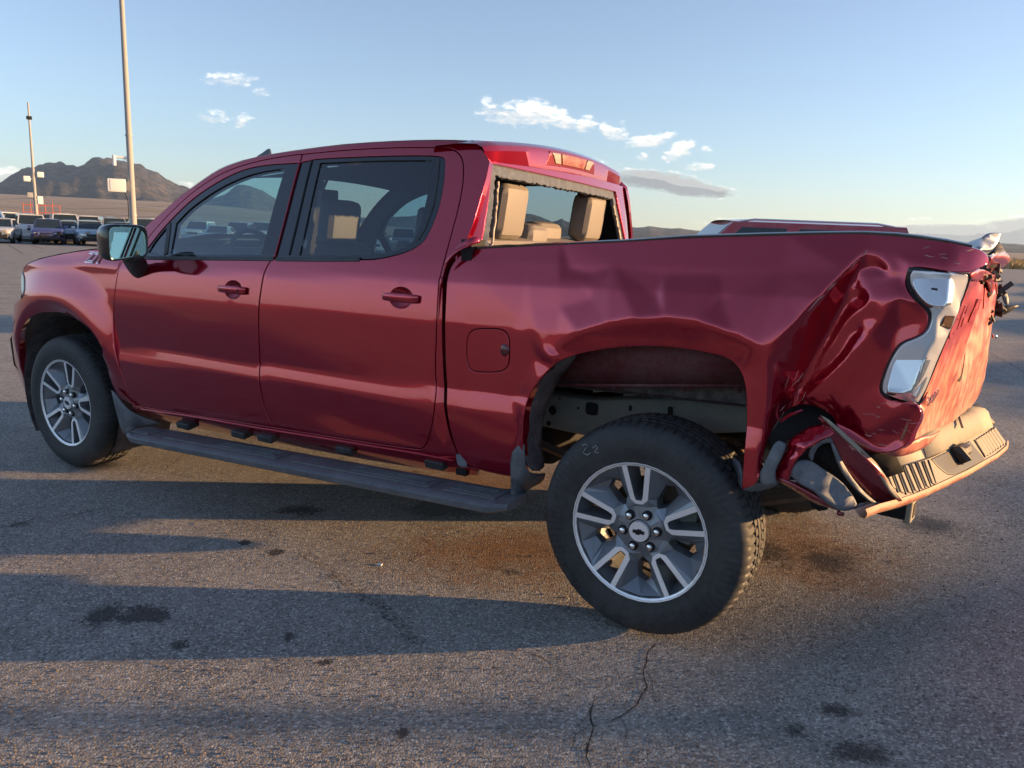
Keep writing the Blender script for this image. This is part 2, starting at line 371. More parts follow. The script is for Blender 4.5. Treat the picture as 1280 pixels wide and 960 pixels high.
class Tin:
    """Triangulated control points, rounded by a small blur: how pressed sheet metal folds."""
    def __init__(s, pts, x0, x1, y0, y1, res, sigma, default=0., edges=()):
        s.x0, s.y0, s.res = x0, y0, res
        nx = int((x1-x0)/res)+1; ny = int((y1-y0)/res)+1; X, Y = np.meshgrid(x0+np.arange(nx)*res, y0+np.arange(ny)*res, indexing='ij')
        allp = list(pts)+[(a, b, default) for a, b in ((x0-1e-3, y0-1e-3), (x1+res, y0-1e-3), (x1+res, y1+res), (x0-1e-3, y1+res))]
        if default is None:
            allp = list(pts)
            for a, b in ((x0-1e-3, y0-1e-3), (x1+res, y0-1e-3), (x1+res, y1+res), (x0-1e-3, y1+res)):
                q = min(pts, key=lambda p: (p[0]-a)**2+(p[1]-b)**2); allp.append((a, b, q[2]))
        vo, eo, fo, ov, _, _ = delaunay_2d_cdt([Vector((p[0], p[1])) for p in allp], list(edges), [], 0, 1e-9)
        Z = np.zeros_like(X)
        vals = [np.mean([allp[i][2] for i in o]) if o else 0 for o in ov]
        for i, o in enumerate(ov):
            if not o: q = sorted(allp, key=lambda p: (p[0]-vo[i].x)**2+(p[1]-vo[i].y)**2)[:3]; vals[i] = np.mean([t[2] for t in q])
        for f in fo:
            a, b, c = [vo[i] for i in f]; det = (b.y-c.y)*(a.x-c.x)+(c.x-b.x)*(a.y-c.y)
            if abs(det) < 1e-14: continue
            i0 = max(0, int((min(a.x, b.x, c.x)-x0)/res)); i1 = min(nx-1, int((max(a.x, b.x, c.x)-x0)/res)+1)
            j0 = max(0, int((min(a.y, b.y, c.y)-y0)/res)); j1 = min(ny-1, int((max(a.y, b.y, c.y)-y0)/res)+1)
            if i1 < i0 or j1 < j0: continue
            xx = X[i0:i1+1, j0:j1+1]; yy = Y[i0:i1+1, j0:j1+1]
            l1 = ((b.y-c.y)*(xx-c.x)+(c.x-b.x)*(yy-c.y))/det; l2 = ((c.y-a.y)*(xx-c.x)+(a.x-c.x)*(yy-c.y))/det; l3 = 1-l1-l2
            k = (l1 >= -1e-6) & (l2 >= -1e-6) & (l3 >= -1e-6)
            zz = l1*vals[f[0]]+l2*vals[f[1]]+l3*vals[f[2]]; sub = Z[i0:i1+1, j0:j1+1]; sub[k] = zz[k]
        if sigma > 0:
            r = int(sigma/res*3)+1; kx = np.exp(-.5*(np.arange(-r, r+1)*res/sigma)**2); kx /= kx.sum()
            Zp = np.pad(Z, r, mode='edge'); Zp = np.apply_along_axis(lambda v: np.convolve(v, kx, 'valid'), 0, Zp); Z = np.apply_along_axis(lambda v: np.convolve(v, kx, 'valid'), 1, Zp)
        s.Z = Z; s.nx, s.ny = nx, ny
    def __call__(s, x, y):
        u = min(max((x-s.x0)/s.res, 0), s.nx-1.001); v = min(max((y-s.y0)/s.res, 0), s.ny-1.001); i, j = int(u), int(v); a, b = u-i, v-j; Z = s.Z
        return (Z[i, j]*(1-a)+Z[i+1, j]*a)*(1-b)+(Z[i, j+1]*(1-a)+Z[i+1, j+1]*a)*b

# ================================================================== SETTING
# ---- ground
def axis_pts(c, near, far, d0):
    o = [0.]; d = d0
    while o[-1] < far:
        o.append(o[-1]+d)
        if o[-1] > near: d *= 1.09
    return np.array(sorted([c-v for v in o[1:]]+[c+v for v in o]))
gxs = axis_pts(3, 22, 9000, .5); gys = axis_pts(0, 12, 9000, .5)
# asphalt
def ground_material():
    m = mat('asphalt', (.1, .1, .1), .9); g = NB(m); v = g.coord()
    sp = g.n('ShaderNodeSeparateXYZ'); g.l(v, sp.inputs[0]); X, Y, Z = sp.outputs
    big = g.noise(v, .35, 5, .6); med = g.noise(v, 2.5, 5, .65); fine = g.noise(v, 60, 4, .7)
    vo = g.n('ShaderNodeTexVoronoi', Scale=130.0, Randomness=1.0); g.l(v, vo.inputs['Vector'])
    vo2 = g.n('ShaderNodeTexVoronoi', Scale=300.0, Randomness=1.0); g.l(v, vo2.inputs['Vector'])
    stone = g.n('ShaderNodeRGBToBW'); g.l(vo.outputs['Color'], stone.inputs[0])
    c = g.mix(g.ramp(med, .3, .7), (.19, .178, .165), (.30, .28, .258))
    c = g.mix(g.ramp(big, .35, .7, 0, .55), c, (.29, .265, .24))
    c = g.mix(g.ramp(stone.outputs[0], .55, .98, 0, .8), c, (.60, .57, .52))
    c = g.mix(g.ramp(stone.outputs[0], .35, .05, 0, .8), c, (.075, .072, .07))
    # rust-brown wash and oil round the parked truck (positions in metres)
    wob = g.noise(v, 6.5, 6, .72, .6)
    def spot(x, y, rx, ry, soft=.55, rot=0.):
        dx = g.mth('SUBTRACT', X, x); dy = g.mth('SUBTRACT', Y, y); cr, sr = math.cos(rot), math.sin(rot)
        a = g.mth('ADD', g.mth('MULTIPLY', dx, cr/rx), g.mth('MULTIPLY', dy, sr/rx)); b = g.mth('ADD', g.mth('MULTIPLY', dx, -sr/ry), g.mth('MULTIPLY', dy, cr/ry))
        q = g.mth('SQRT', g.mth('ADD', g.mth('MULTIPLY', a, a), g.mth('MULTIPLY', b, b)))
        q = g.mth('ADD', q, g.mth('MULTIPLY', g.mth('SUBTRACT', wob, .5), 1.9)); q = g.mth('ADD', q, g.mth('MULTIPLY', g.mth('SUBTRACT', fine, .5), 2.2))
        return g.ramp(q, 1.0, 1.0-soft)
    rust = None
    for a in RUSTS:
        s = spot(*a); rust = s if rust is None else g.mth('MAXIMUM', rust, s)
    c = g.mix(g.mth('MULTIPLY', rust, .72), c, (.22, .10, .035))
    oil = None
    for a in OILS:
        s = spot(*a); oil = s if oil is None else g.mth('MAXIMUM', oil, s)
    c = g.mix(g.mth('MULTIPLY', oil, .82), c, (.016, .015, .014))
    sp2 = g.noise(v, 7, 3, .5); c = g.mix(g.ramp(sp2, .70, .76, 0, .55), c, (.05, .045, .04))
    # desert beyond the lot
    ex = g.mth('MAXIMUM', g.mth('SUBTRACT', g.mth('ABSOLUTE', g.mth('ADD', X, 12)), 57), g.mth('SUBTRACT', g.mth('ABSOLUTE', Y), 84))
    ex = g.mth('ADD', ex, g.mth('MULTIPLY', g.mth('SUBTRACT', big, .5), 8)); out = g.mth('MAXIMUM', g.ramp(ex, 0, 3), g.ramp(Z, .25, .6))
    far = g.noise(g.coord((.004, .03, .01)), 1.0, 6, .6); brush = g.noise(v, .6, 6, .75)
    ds = g.mix(g.ramp(brush, .42, .6), (.42, .29, .18), (.20, .14, .09)); ds = g.mix(g.ramp(far, .4, .62), ds, (.40, .31, .22)); ds = g.mix(g.ramp(far, .60, .66), ds, (.52, .44, .36))
    c = g.mix(out, c, ds); g.l(c, g.b.inputs['Base Color'])
    g.l(g.mth('MULTIPLY_ADD', oil, -.25, .9), g.b.inputs['Roughness']); g.b.inputs['Specular IOR Level'].default_value = .35
    h = g.mth('ADD', g.mth('MULTIPLY', vo.outputs['Distance'], -.9), g.mth('MULTIPLY', fine, .8)); h = g.mth('ADD', h, g.mth('MULTIPLY', vo2.outputs['Distance'], -.35))
    b1 = g.bump(h, .55, .0065); b2 = g.bump(med, .25, .04, b1); g.l(b2, g.b.inputs['Normal'])
    return m
def gp(px, py, s=.012, c=0.):
    d = px_dir(px, py); t = (c-CC[2]+s*CC[0])/(d[2]-s*d[0]); p = CC+d*t; return p
def spx(px, py, wpx, hpx, soft=.6):
    p = gp(px, py); a = gp(px+wpx, py); b = gp(px, py+hpx); rx = np.linalg.norm((a-p)[:2]); ry = np.linalg.norm((b-p)[:2]); rot = math.atan2(a[1]-p[1], a[0]-p[0]); return (p[0], p[1], rx, ry, soft, rot)
RUSTS = [spx(640, 690, 200, 55, .9), spx(1010, 690, 130, 75, .9), spx(590, 600, 160, 40, .9)]
OILS = [spx(130, 768, 30, 16, .5), spx(175, 770, 42, 14, .5), spx(378, 638, 36, 7, .5), spx(560, 634, 70, 16, .6), spx(1035, 700, 62, 24, .9), spx(965, 690, 42, 26, .9), spx(1165, 655, 52, 12, .8),
        spx(1075, 938, 48, 18, .7), spx(1045, 885, 26, 10, .7), spx(995, 912, 18, 10, .7), spx(503, 915, 11, 8, .4), spx(345, 690, 12, 5, .5), spx(305, 678, 9, 4, .5), spx(405, 828, 16, 5, .5), spx(362, 795, 12, 8, .6), spx(225, 806, 14, 8, .6),
        spx(640, 714, 22, 7, .8), spx(25, 655, 18, 6, .7)]
GM = ground_material()
V = []; Fc = []
for x in gxs:
    for y in gys: V.append((x, y, ground_z(x, y)))
ny = len(gys)
for i in range(len(gxs)-1):
    for j in range(ny-1): Fc.append((i*ny+j, (i+1)*ny+j, (i+1)*ny+j+1, i*ny+j+1))
gr = mesh('ground', V, Fc, GM); setp(gr, kind='structure')
# cracks: thin grooves filled with dark grit, children of the ground
CRK = mat('crack_dark', (.03, .027, .025), .95)
def crack(name, pxs, w, m=CRK, lift=.0035, jit=.012):
    pts = [gp(a, b) for a, b in pxs]; fine = []
    for a, b in zip(pts, pts[1:]):
        n = max(2, int(np.linalg.norm(b-a)/.012))
        for k in range(n):
            t = k/n; p = a+(b-a)*t; q = p*9; p = p+np.array([noise.noise(Vector(q)), noise.noise(Vector(q+7)), 0])*jit*2; fine.append(p)
    V = []; Fc = []
    for i, p in enumerate(fine):
        d = fine[min(i+1, len(fine)-1)]-fine[max(0, i-1)]; n_ = np.array([-d[1], d[0], 0]); n_ /= max(1e-9, np.linalg.norm(n_))
        ww = w*(.35+.9*abs(noise.noise(Vector(p*23))))*min(1, (i+1)/6, (len(fine)-i)/6)
        for s in (-1, 1):
            q = p+n_*ww*s; V.append((q[0], q[1], ground_z(q[0], q[1])+lift))
    for i in range(len(fine)-1): Fc.append((2*i, 2*i+1, 2*i+3, 2*i+2))
    return mesh(name, V, Fc, m, gr, smooth=False)
for pts_, w_ in (([(826, 797), (813, 812), (806, 835), (811, 858), (797, 880), (776, 893), (758, 906)], .0042), ([(741, 868), (739, 885), (748, 908), (742, 930), (733, 945), (738, 962)], .005), ([(806, 835), (818, 850), (815, 872), (826, 890)], .0022), ([(745, 905), (722, 918), (705, 940)], .0024), ([(776, 893), (786, 915), (780, 935)], .002), ([(811, 858), (800, 866)], .003),
                 ([(1150, 842), (1168, 853), (1190, 862)], .003), ([(996, 789), (1018, 796), (1038, 808)], .0025), ([(654, 812), (676, 822), (695, 832)], .003), ([(70, 652), (100, 643), (140, 632)], .004),
                 ([(1220, 430), (1250, 447), (1285, 466)], .006), ([(1215, 520), (1290, 545)], .004), ([(0, 660), (40, 650), (120, 640)], .003), ([(150, 610), (210, 585), (240, 560)], .003), ([(605, 704), (618, 708), (633, 712)], .004),
                 ([(-5, 312), (40, 316), (55, 320)], .03), ([(12, 316), (30, 326)], .03), ([(1085, 545), (1150, 585), (1290, 612)], .003)):
    crack('crack', pts_, w_)
SKID = D.materials.new('tyre_mark'); SKID.use_nodes = True
_g = NB(SKID); _v = _g.coord(); _n = _g.ramp(_g.noise(_v, 45, 4, .7), .44, .70, 0, .75); _t = _g.n('ShaderNodeBsdfTransparent'); _m = _g.n('ShaderNodeMixShader'); _g.b.inputs['Base Color'].default_value = (.025, .024, .024, 1); _g.b.inputs['Roughness'].default_value = .9
_g.l(_n, _m.inputs[0]); _g.l(_t.outputs[0], _m.inputs[1]); _g.l(_g.b.outputs[0], _m.inputs[2]); _g.l(_m.outputs[0], _g.t.nodes['Material Output'].inputs[0])
crack('tyre_mark', [(375, 690), (425, 725), (470, 755), (505, 785), (530, 812)], .055, SKID, .006, .0)
# loose chippings
V = []; Fc = []
for i in range(9000):
    u = random.random(); px = random.uniform(-40, 1300); py = 600+380*u**.7
    if i > 6500: px = random.uniform(140, 1300); py = random.uniform(520, 700)
    p = gp(px, py); x, y = p[0]+random.gauss(0, .02), p[1]+random.gauss(0, .02); s = random.uniform(.0016, .0042)*(1.7 if random.random() < .05 else 1); z = ground_z(x, y)+s*.4; b = len(V)
    for dx, dy, dz in ((1, 0, 0), (0, 1, 0), (-1, 0, 0), (0, -1, 0), (0, 0, .8), (0, 0, -.8)): V.append((x+(dx+random.uniform(-.3, .3))*s, y+(dy+random.uniform(-.3, .3))*s, z+dz*s))
    for a, c in ((0, 1), (1, 2), (2, 3), (3, 0)): Fc += [(b+a, b+c, b+4), (b+c, b+a, b+5)]
pb = mesh('gravel', V, Fc, dusty('chippings', (.22, .19, .16), .9, .6, (.10, .09, .08), scale=40), smooth=False)
setp(pb, 'loose stone chippings scattered over the worn asphalt', 'gravel', kind='stuff')

# ---- dry grass strip at the far right edge of the lot
V = []; Fc = []
for i in range(16000):
    t = random.random(); x = random.uniform(-8, 34); y = 88+90*t**1.5; z = ground_z(x, y); h = random.uniform(.25, .75); a = random.uniform(0, 6.28); b = len(V); wd = .10
    V += [(x-wd*math.cos(a), y-wd*math.sin(a), z), (x+wd*math.cos(a), y+wd*math.sin(a), z), (x+random.uniform(-.2, .2), y+random.uniform(-.2, .2), z+h)]; Fc.append((b, b+1, b+2))
gs = mesh('dry_grass', V, Fc, mat('dry_grass', (.42, .28, .11), .9), smooth=False); setp(gs, 'golden dry grass strip beyond the right edge of the lot', 'grass', kind='stuff')

# ---- mountains all round, crest heights read off the photograph where it shows them
RIDGE = [(-300, 262), (-200, 240), (-100, 236), (-50, 222), (0, 226), (8, 222), (20, 214), (35, 211), (48, 209), (60, 206), (74, 204.5), (84, 208), (97, 209.5), (106, 206), (115, 199), (124, 195), (134, 196), (146, 198), (160, 201), (172, 206), (185, 211), (200, 219), (215, 228), (228, 233), (240, 236), (262, 246), (280, 240), (292, 230), (300, 227), (312, 231), (330, 240), (350, 254),
         (372, 262), (400, 266), (440, 270), (466, 272), (500, 268), (530, 268), (560, 272), (600, 270), (640, 268), (655, 267), (672, 269), (690, 277), (702, 273), (716, 279), (740, 286), (787, 284), (800, 285), (813, 283), (830, 286), (850, 286), (880, 290), (930, 293), (990, 291), (1050, 297), (1100, 296), (1180, 303), (1240, 304), (1290, 307), (1400, 306)]
ra = [azel(a, b) for a, b in RIDGE]; RA = np.array([r[0] for r in ra]); RE = np.array([r[1] for r in ra])
def ridge_el(a):
    while a > math.pi: a -= 2*math.pi
    while a < -math.pi: a += 2*math.pi
    if RA[0] < a < RA[-1]: return float(np.interp(a, RA, RE)), 1
    e = .022+.022*noise.fractal(Vector((math.cos(a)*3, math.sin(a)*3, 4.)), 1., 2., 5)
    return max(.006, e), 0
azs = list(np.arange(-180, -70, 1.))+list(np.arange(-70, 12, .14))+list(np.arange(12, 180.01, 1.))
rs = [2600, 2900, 3200, 3500, 3800, 4100, 4400, 4700, 5000, 5300, 5600, 5900, 6200, 6500, 6800, 7200, 7800]; RP = 5900
V = []; Fc = []
for a in azs:
    A = R_(a); e, kn = ridge_el(A)
    if kn == 0:
        for ed in (RA[0], RA[-1]):
            dd_ = abs(A-ed)
            if dd_ < .35: t = dd_/.35; e = e*t+float(np.interp(ed, RA, RE))*(1-t)
    far_px = 1 if A > azel(770, 285)[0] and kn else 0
    RPk = 5900
    for r in rs:
        x, y = CC[0]+math.sin(A)*r, CC[1]+math.cos(A)*r
        t = (r-2600)/(RPk-2600); base = 1.52+RPk*math.tan(e); zf = ground_z(x, y)*0
        s = t**1.7 if t < 1 else max(0, 1-(r-RPk)/2600)
        nn = noise.ridged_multi_fractal(Vector((x/1500, y/1500, .3)), .9, 2.1, 6, 1.0, 2.0)-1.0
        n2 = noise.fractal(Vector((x/420, y/420, .7)), .8, 2.1, 5)
        win = max(0, min(1, t))*(1-abs(t-.55)/.55 if t < 1.1 else 0); win = max(0, win)
        z = base*s+max(0, base)*(nn*.42+n2*.32)*win*1.25
        lim = 1.52+(r)*math.tan(e)*.985 if t < .98 else 1e9
        z = min(z, lim)
        if r == rs[0] or r == rs[-1]: z = -40
        V.append((x, y, z+(noise.fractal(Vector((a*1.9, 0, 0)), .7, 2.2, 5)*base*.045 if abs(r-RPk) < 10 else 0)))
nr = len(rs)
for i in range(len(azs)-1):
    for j in range(nr-1): Fc.append((i*nr+j, i*nr+j+1, (i+1)*nr+j+1, (i+1)*nr+j))
MM = mat('mountain_rock', (.12, .10, .09), .95); g = NB(MM); v = g.coord()
_r = g.noise(v, .004, 7, .65); _r2 = g.noise(g.coord((1, 1, 3)), .012, 6, .7)
g.l(g.mix(g.ramp(_r2, .40, .6), g.mix(g.ramp(_r, .35, .6), (.075, .07, .075), (.14, .115, .10)), (.045, .045, .05)), g.b.inputs['Base Color'])
g.l(g.bump(g.noise(v, .02, 7, .7), 1.0, 22), g.b.inputs['Normal']); g.b.inputs['Specular IOR Level'].default_value = .1
mo = mesh('mountains', V, Fc, MM); setp(mo, kind='structure')

# ================================================================== THE PICKUP TRUCK
truck = empty('pickup_truck', (1.87, 0, .02), 'red crew cab pickup truck with crushed rear corner and torn bumper, nearest in the lot', 'pickup truck')
# parts are built in world metres; their parent's offset is taken out at the end
PARTS = []
def zq(x, z): return z-.028*x-.08
_tz = [.20, .30, .36, .40, .47, .55, .645, .655, .728, .736, .86, .99, 1.005, 1.160, 1.172, 1.244, 1.26, 1.5, 1.7, 1.776, 1.9]
_ta = [-65, -60, -45, -20, -10, -5, -3, 8.5, 10, -1.5, .5, 1.0, 5, 7, 19, 22, 26, 24, 26, 34, 50]
_zz = np.arange(.2, 1.9, .002); _tt = np.tan(np.radians(np.interp(_zz, _tz, _ta))); _yy = np.cumsum(_tt)*.002; _yy = _yy-np.interp(.86, _zz, _yy)-1.003
_k = np.exp(-.5*(np.arange(-6, 7)/1.8)**2); _k /= _k.sum(); _yy = np.convolve(np.pad(_yy, 6, mode='edge'), _k, 'valid')
def prof(z): return float(np.interp(z, _zz, _yy))
def sm(t): t = max(0., min(1., t)); return t*t*(3-2*t)
def side(x, z): return prof(zq(x, z))
def fender_y(x, z):
    q = zq(x, z); y = prof(min(q, 1.244)); 
    if q > 1.244: y += (q-1.244)*.5
    kf = 1-sm((x-.25)/.4)
    if q > 1.16: y = y*(1-kf)+(prof(1.16)+(q-1.16)*.20)*kf
    if q < .74:                                         # the streak fades out forward of the door
        k = sm((x-.35)/.5); y0 = -1.003+(.74-q)*.03+max(0, .5-q)*.25; y = y*k+y0*(1-k)
    y += max(0, -.1-x)**2*.28
    zs = 1.13+.16*sm((x+.9)/1.2); y += max(0, (q-zs)/.14)**2*.03
    r = math.hypot(x, z-.44); ft = sm((q-.45)/.3); y += -.036*sm((.86-r)/.26)*ft*sm((.85-x)/.35)+.046*sm((.605-r)/.10)*ft
    y += -.006*math.exp(-((q-1.175-.02*x)/.030)**2)*sm((x+.55)/.3)*sm((.75-x)/.2)
    return y
def F_side(f): return lambda u, v: (u, f(u, v), v)
def px2(*a): return [(a[i], a[i+1]) for i in range(0, len(a), 2)]

# ---- doors
ditch_f = px2(183, 300, 192, 288, 214, 264, 243, 237.5, 274, 217.5, 300, 207, 330, 199, 367.5, 193, 378, 192.3)
front_door_px = px2(168, 507, 160, 490, 150, 460, 143, 427, 141.7, 393, 144, 360, 150, 330, 160, 318)+ditch_f+px2(375, 204, 344, 319, 334.7, 330, 328.5, 347, 323.7, 379, 323, 410, 324, 460, 328, 500, 335, 520, 343, 534.5)
dlo_f = px2(178, 319.8, 190, 303, 205, 284, 222, 266, 243, 246.5, 274, 226, 305, 211.5, 335, 206, 374, 204, 344.5, 318.5, 343, 322.5, 180, 322)
rear_door_px = px2(343, 534.5, 335, 520, 328, 500, 324, 460, 323, 410, 323.7, 379, 328.5, 347, 334.7, 330, 344, 319, 375, 204, 378, 192.3, 430, 187, 492, 183.7, 553, 183.5, 567, 186, 576, 193, 580, 205, 579, 232, 572, 265, 564, 294, 554, 332, 549, 350, 546, 410, 544, 460, 545, 500, 541, 528, 535, 552, 530, 560, 522, 563)
dlo_r = px2(344.5, 319, 374, 204, 386, 201, 399, 198.5, 492, 194.8, 549, 194.8, 555.5, 199, 555, 222.5, 549, 257, 536, 291, 527, 304, 508, 315, 477, 322.5, 461, 324.2, 400, 324.2, 343, 323.2)
glass_f = px2(212, 317, 219, 279, 230, 267, 242, 256, 274, 234, 305, 220, 330, 213.5, 355, 210.5, 340, 260, 325, 317.5)
glass_q = px2(184, 315.5, 192, 302, 207, 284, 202, 316.5)
glass_r = px2(373, 319, 386, 260, 399, 203.5, 470, 200.5, 539, 200, 534, 240, 527, 270, 520.6, 292, 511, 306, 486, 316, 461, 319.5)
f = side
def cup_poly(px, py):
    x, z = S(px, py, side); return [(x-.004+.060*math.cos(t), z-.001+.042*math.sin(t)) for t in np.linspace(0, 2*math.pi, 21)[:-1]]
fd, fdR = panel('front_door', SP(front_door_px, f), F_side(f), PAINT, truck, holes=[SP(dlo_f, f), cup_poly(292, 362)], step=.035, gap=.0028, mirror=True)
rd, rdR = panel('rear_door', SP(rear_door_px, f), F_side(f), PAINT, truck, holes=[SP(dlo_r, f), cup_poly(502, 372)], step=.035, gap=.0028, mirror=True)
for o in (fdR, rdR): pass
trim = lambda u, v: (u, side(u, v)+.006, v)
gls = lambda u, v: (u, side(u, v)+.014, v)
for dl, gl_, dr, mats in ((dlo_f, [glass_f, glass_q], (fd, fdR), [GLASS_F, GLASS_F]), (dlo_r, [glass_r], (rd, rdR), [GLASS_R])):
    a, b = panel('window_frame', SP(dl, f), trim, BLACKGLOSS, dr[0], holes=[SP(q, f) for q in gl_], step=.05, rnd=.002, flange=.03, mirror=True); b.parent = dr[1]
    for q, mm in zip(gl_, mats):
        a, b = panel('window_glass', SP(q, f), gls, mm, dr[0], step=.06, rnd=.0005, flange=.004, gap=-.004, mirror=True); b.parent = dr[1]
# applique joint and belt mouldings
def strip(name, pxs, w, m, par, off=-.004, fy=side, mirror=True, th=.008):
    pts = [S(a, b, fy) for a, b in pxs]; n = len(pts); lo = []; hi = []
    for i in range(n):
        a = np.array(pts[max(0, i-1)]); b = np.array(pts[min(n-1, i+1)]); d = b-a; nn = np.array([-d[1], d[0]]); nn /= np.linalg.norm(nn); lo.append(np.array(pts[i])-nn*w/2); hi.append(np.array(pts[i])+nn*w/2)
    poly = lo+hi[::-1]
    r = panel(name, poly, lambda u, v: (u, fy(u, v)+off, v), m, par[0], step=.04, rnd=.002, flange=th, smooth_it=0, mirror=mirror)
    if mirror: r[1].parent = par[1]
    return r
strip('belt_moulding', px2(182, 322.2, 260, 322.8, 342, 323.4), .019, TRIMBLK, (fd, fdR))
strip('belt_moulding', px2(345, 323.6, 400, 324.2, 450, 323.9), .019, TRIMBLK, (rd, rdR))
strip('pillar_seam', px2(372.5, 206, 344, 318), .004, DARK, (fd, fdR), off=.0045, th=.001)
strip('glass_run', px2(389, 201, 361, 318), .012, DARK, (rd, rdR), off=.001, th=.004)
strip('glass_divider', px2(211, 279, 206.5, 318), .026, TRIMBLK, (fd, fdR), off=.001)
strip('glass_run', px2(548, 199, 546, 222, 541, 255, 531, 284, 522, 299), .012, TRIMBLK, (rd, rdR), off=.002, th=.004)

# ---- door handles
def handle(par, cx, cz, key):
    yy = side(cx, cz); L = .195
    cup = [(cx-.045, cz+.001)]+[(cx+.055*math.cos(t)-.0, cz-.002+.037*math.sin(t)) for t in np.linspace(0, 2*math.pi, 22)[:-1]]
    bm = bmesh.new(); n = 24; rings = []
    for k, (rr, dy) in enumerate(((1.06, .001), (.9, .009), (.6, .020), (.2, .025))):
        rings.append([bm.verts.new((cx-.004+.060*rr*math.cos(2*math.pi*i/n), yy+dy, cz-.001+.042*rr*math.sin(2*math.pi*i/n))) for i in range(n)])
    for a, b in zip(rings, rings[1:]):
        for i in range(n): bm.faces.new((a[i], a[(i+1) % n], b[(i+1) % n], b[i]))
    bm.faces.new(rings[-1]); c = from_bm('handle_recess', bm, PAINT, par)
    secs = []
    for i in range(15):
        t = i/14; x = cx-L/2+L*t; b = math.sin(math.pi*t)**.35 if 0 < t < 1 else .001; hh = .019*(.5+.5*b)+(.0015 if t > .6 else 0); dep = .013*b; o = yy-.010-.017*b**.6
        secs.append([(x, o+dep*(math.cos(q)*-.5)-.002, cz+.001+hh*math.sin(q)) for q in np.linspace(0, 2*math.pi, 17)[:-1]])
    G = secs; h = grid_mesh('door_handle', G, PAINT, par, closed=True)
    bm = bmesh.new(); bm.from_mesh(h.data); bm.faces.new([bm.verts[i] if False else v for v in []]) if False else None; bm.free()
    if key:
        bm = bmesh.new(); bmesh.ops.create_uvsphere(bm, u_segments=12, v_segments=8, radius=.007, matrix=Matrix.Translation((cx+.066, yy-.030, cz+.001))); from_bm('key_lock', bm, DARK, par)
for pr, (px, py), kk in ((fd, (292, 362), 1), (rd, (502, 372), 0)):
    x, z = S(px, py, side); handle(pr, x, z, kk)

# ---- cab side: roof rail, rear pillar, rocker
rail_px = px2(176, 297, 180, 284, 200, 267.5, 225, 245, 250, 226.5, 275, 210, 300, 201, 325, 195, 367, 188, 430, 180, 492, 176, 545, 174.6, 592, 176)
cab_px = rail_px+px2(604, 188, 612, 201, 607.5, 225, 600, 250, 593, 275, 588, 288, 583, 300, 570, 309, 560, 326, 554, 340, 553, 380, 552.5, 447, 553.5, 513, 560, 547, 571, 570, 571, 583, 595, 587, 595, 596, 480, 579, 384, 561.5, 290, 544.5, 205, 528, 165, 516, 166, 507)
# inner line = union of the two door outlines (front bottom -> round the top -> rear bottom)
front_e = px2(168, 507, 160, 490, 150, 460, 143, 427, 141.7, 393, 144, 360, 150, 330, 160, 318)
hole = px2(343, 534.5, 168, 507)+front_e[1:]+ditch_f+px2(430, 187, 492, 183.7, 553, 183.5, 567, 186, 576, 193, 580, 205, 579, 232, 572, 265, 564, 294, 554, 332, 549, 350, 546, 410, 544, 460, 545, 500, 541, 528, 535, 552, 530, 560, 522, 563)
cab_out = px2(166, 507, 157, 490, 147, 460)+px2(140, 427, 138.5, 393, 141, 360, 147, 329, 156, 316)+rail_px[1:]+cab_px[len(rail_px):-1]
def cab_y(x, z):
    y = side(x, z); return y
def rr_dent(x, z): return side(x, z)+.012*sm((x-2.80)/.06)*sm((1.35-z)/.2)
panel('cab_side', SP(cab_out, f), F_side(rr_dent), PAINT, truck, holes=[SP(hole, f)], step=.035, gap=-.0, rnd=.003, flange=.03, mirror=True)
# dark inner structure behind the shut lines
inner_hole = [glass_f, glass_r, glass_q]
panel('inner_structure', SP(px2(170, 505, 146, 440, 145, 380, 152, 335, 176, 304)+rail_px[1:-1]+px2(585, 190, 586, 240, 568, 300, 556, 345, 549, 420, 553, 560, 560, 570, 343, 540), f), lambda u, v: (u, side(u, v)+.04, v), INT, truck,
      holes=[SP(q, f) for q in [px2(188, 316, 196, 300, 222, 270, 243, 251, 274, 230, 305, 216, 355, 208, 340, 262, 325, 317), glass_r]], step=.08, rnd=.002, flange=.02, mirror=True)
# door lower seam / rocker moulding highlight
strip('rocker_moulding', px2(168, 511, 250, 523, 320, 535.5, 430, 553, 522, 568, 568, 577), .010, PAINT, (truck, truck), off=-.005, th=.012)

# ---- front fender with wheel opening
f = fender_y
fender_px = px2(28, 336, 32, 331, 38, 327.5, 50, 322.5, 75, 317, 100, 312.8, 125, 310.5, 150, 309, 160, 312, 149, 330, 143.5, 360, 141, 393, 142.4, 427, 149, 460, 159, 490, 167, 507, 150, 499, 143, 487, 133, 460, 127.5, 436, 119, 421, 109, 408, 94, 397.5, 78, 391.8, 62.5, 390.6, 47, 392.5, 34, 400, 27, 411, 24, 425, 24.5, 450, 29, 472, 33, 490, 36, 502, 32, 502, 24, 485, 18, 462, 16.2, 440, 15.6, 401, 17, 380, 22, 376, 28, 371, 27, 359)
panel('front_fender', SP(fender_px, f), F_side(f), PAINT, truck, step=.022, gap=.0025, rnd=.005, flange=.045, mirror=True, ang=55)
# headlamp corner, seen edge-on
hl = panel('headlight', SP(px2(28, 339, 31, 346, 31, 362, 29, 370, 27.5, 360, 27, 348), f), lambda u, v: (u, fender_y(u, v)-.006, v), WHITELENS, truck, step=.03, mirror=True)

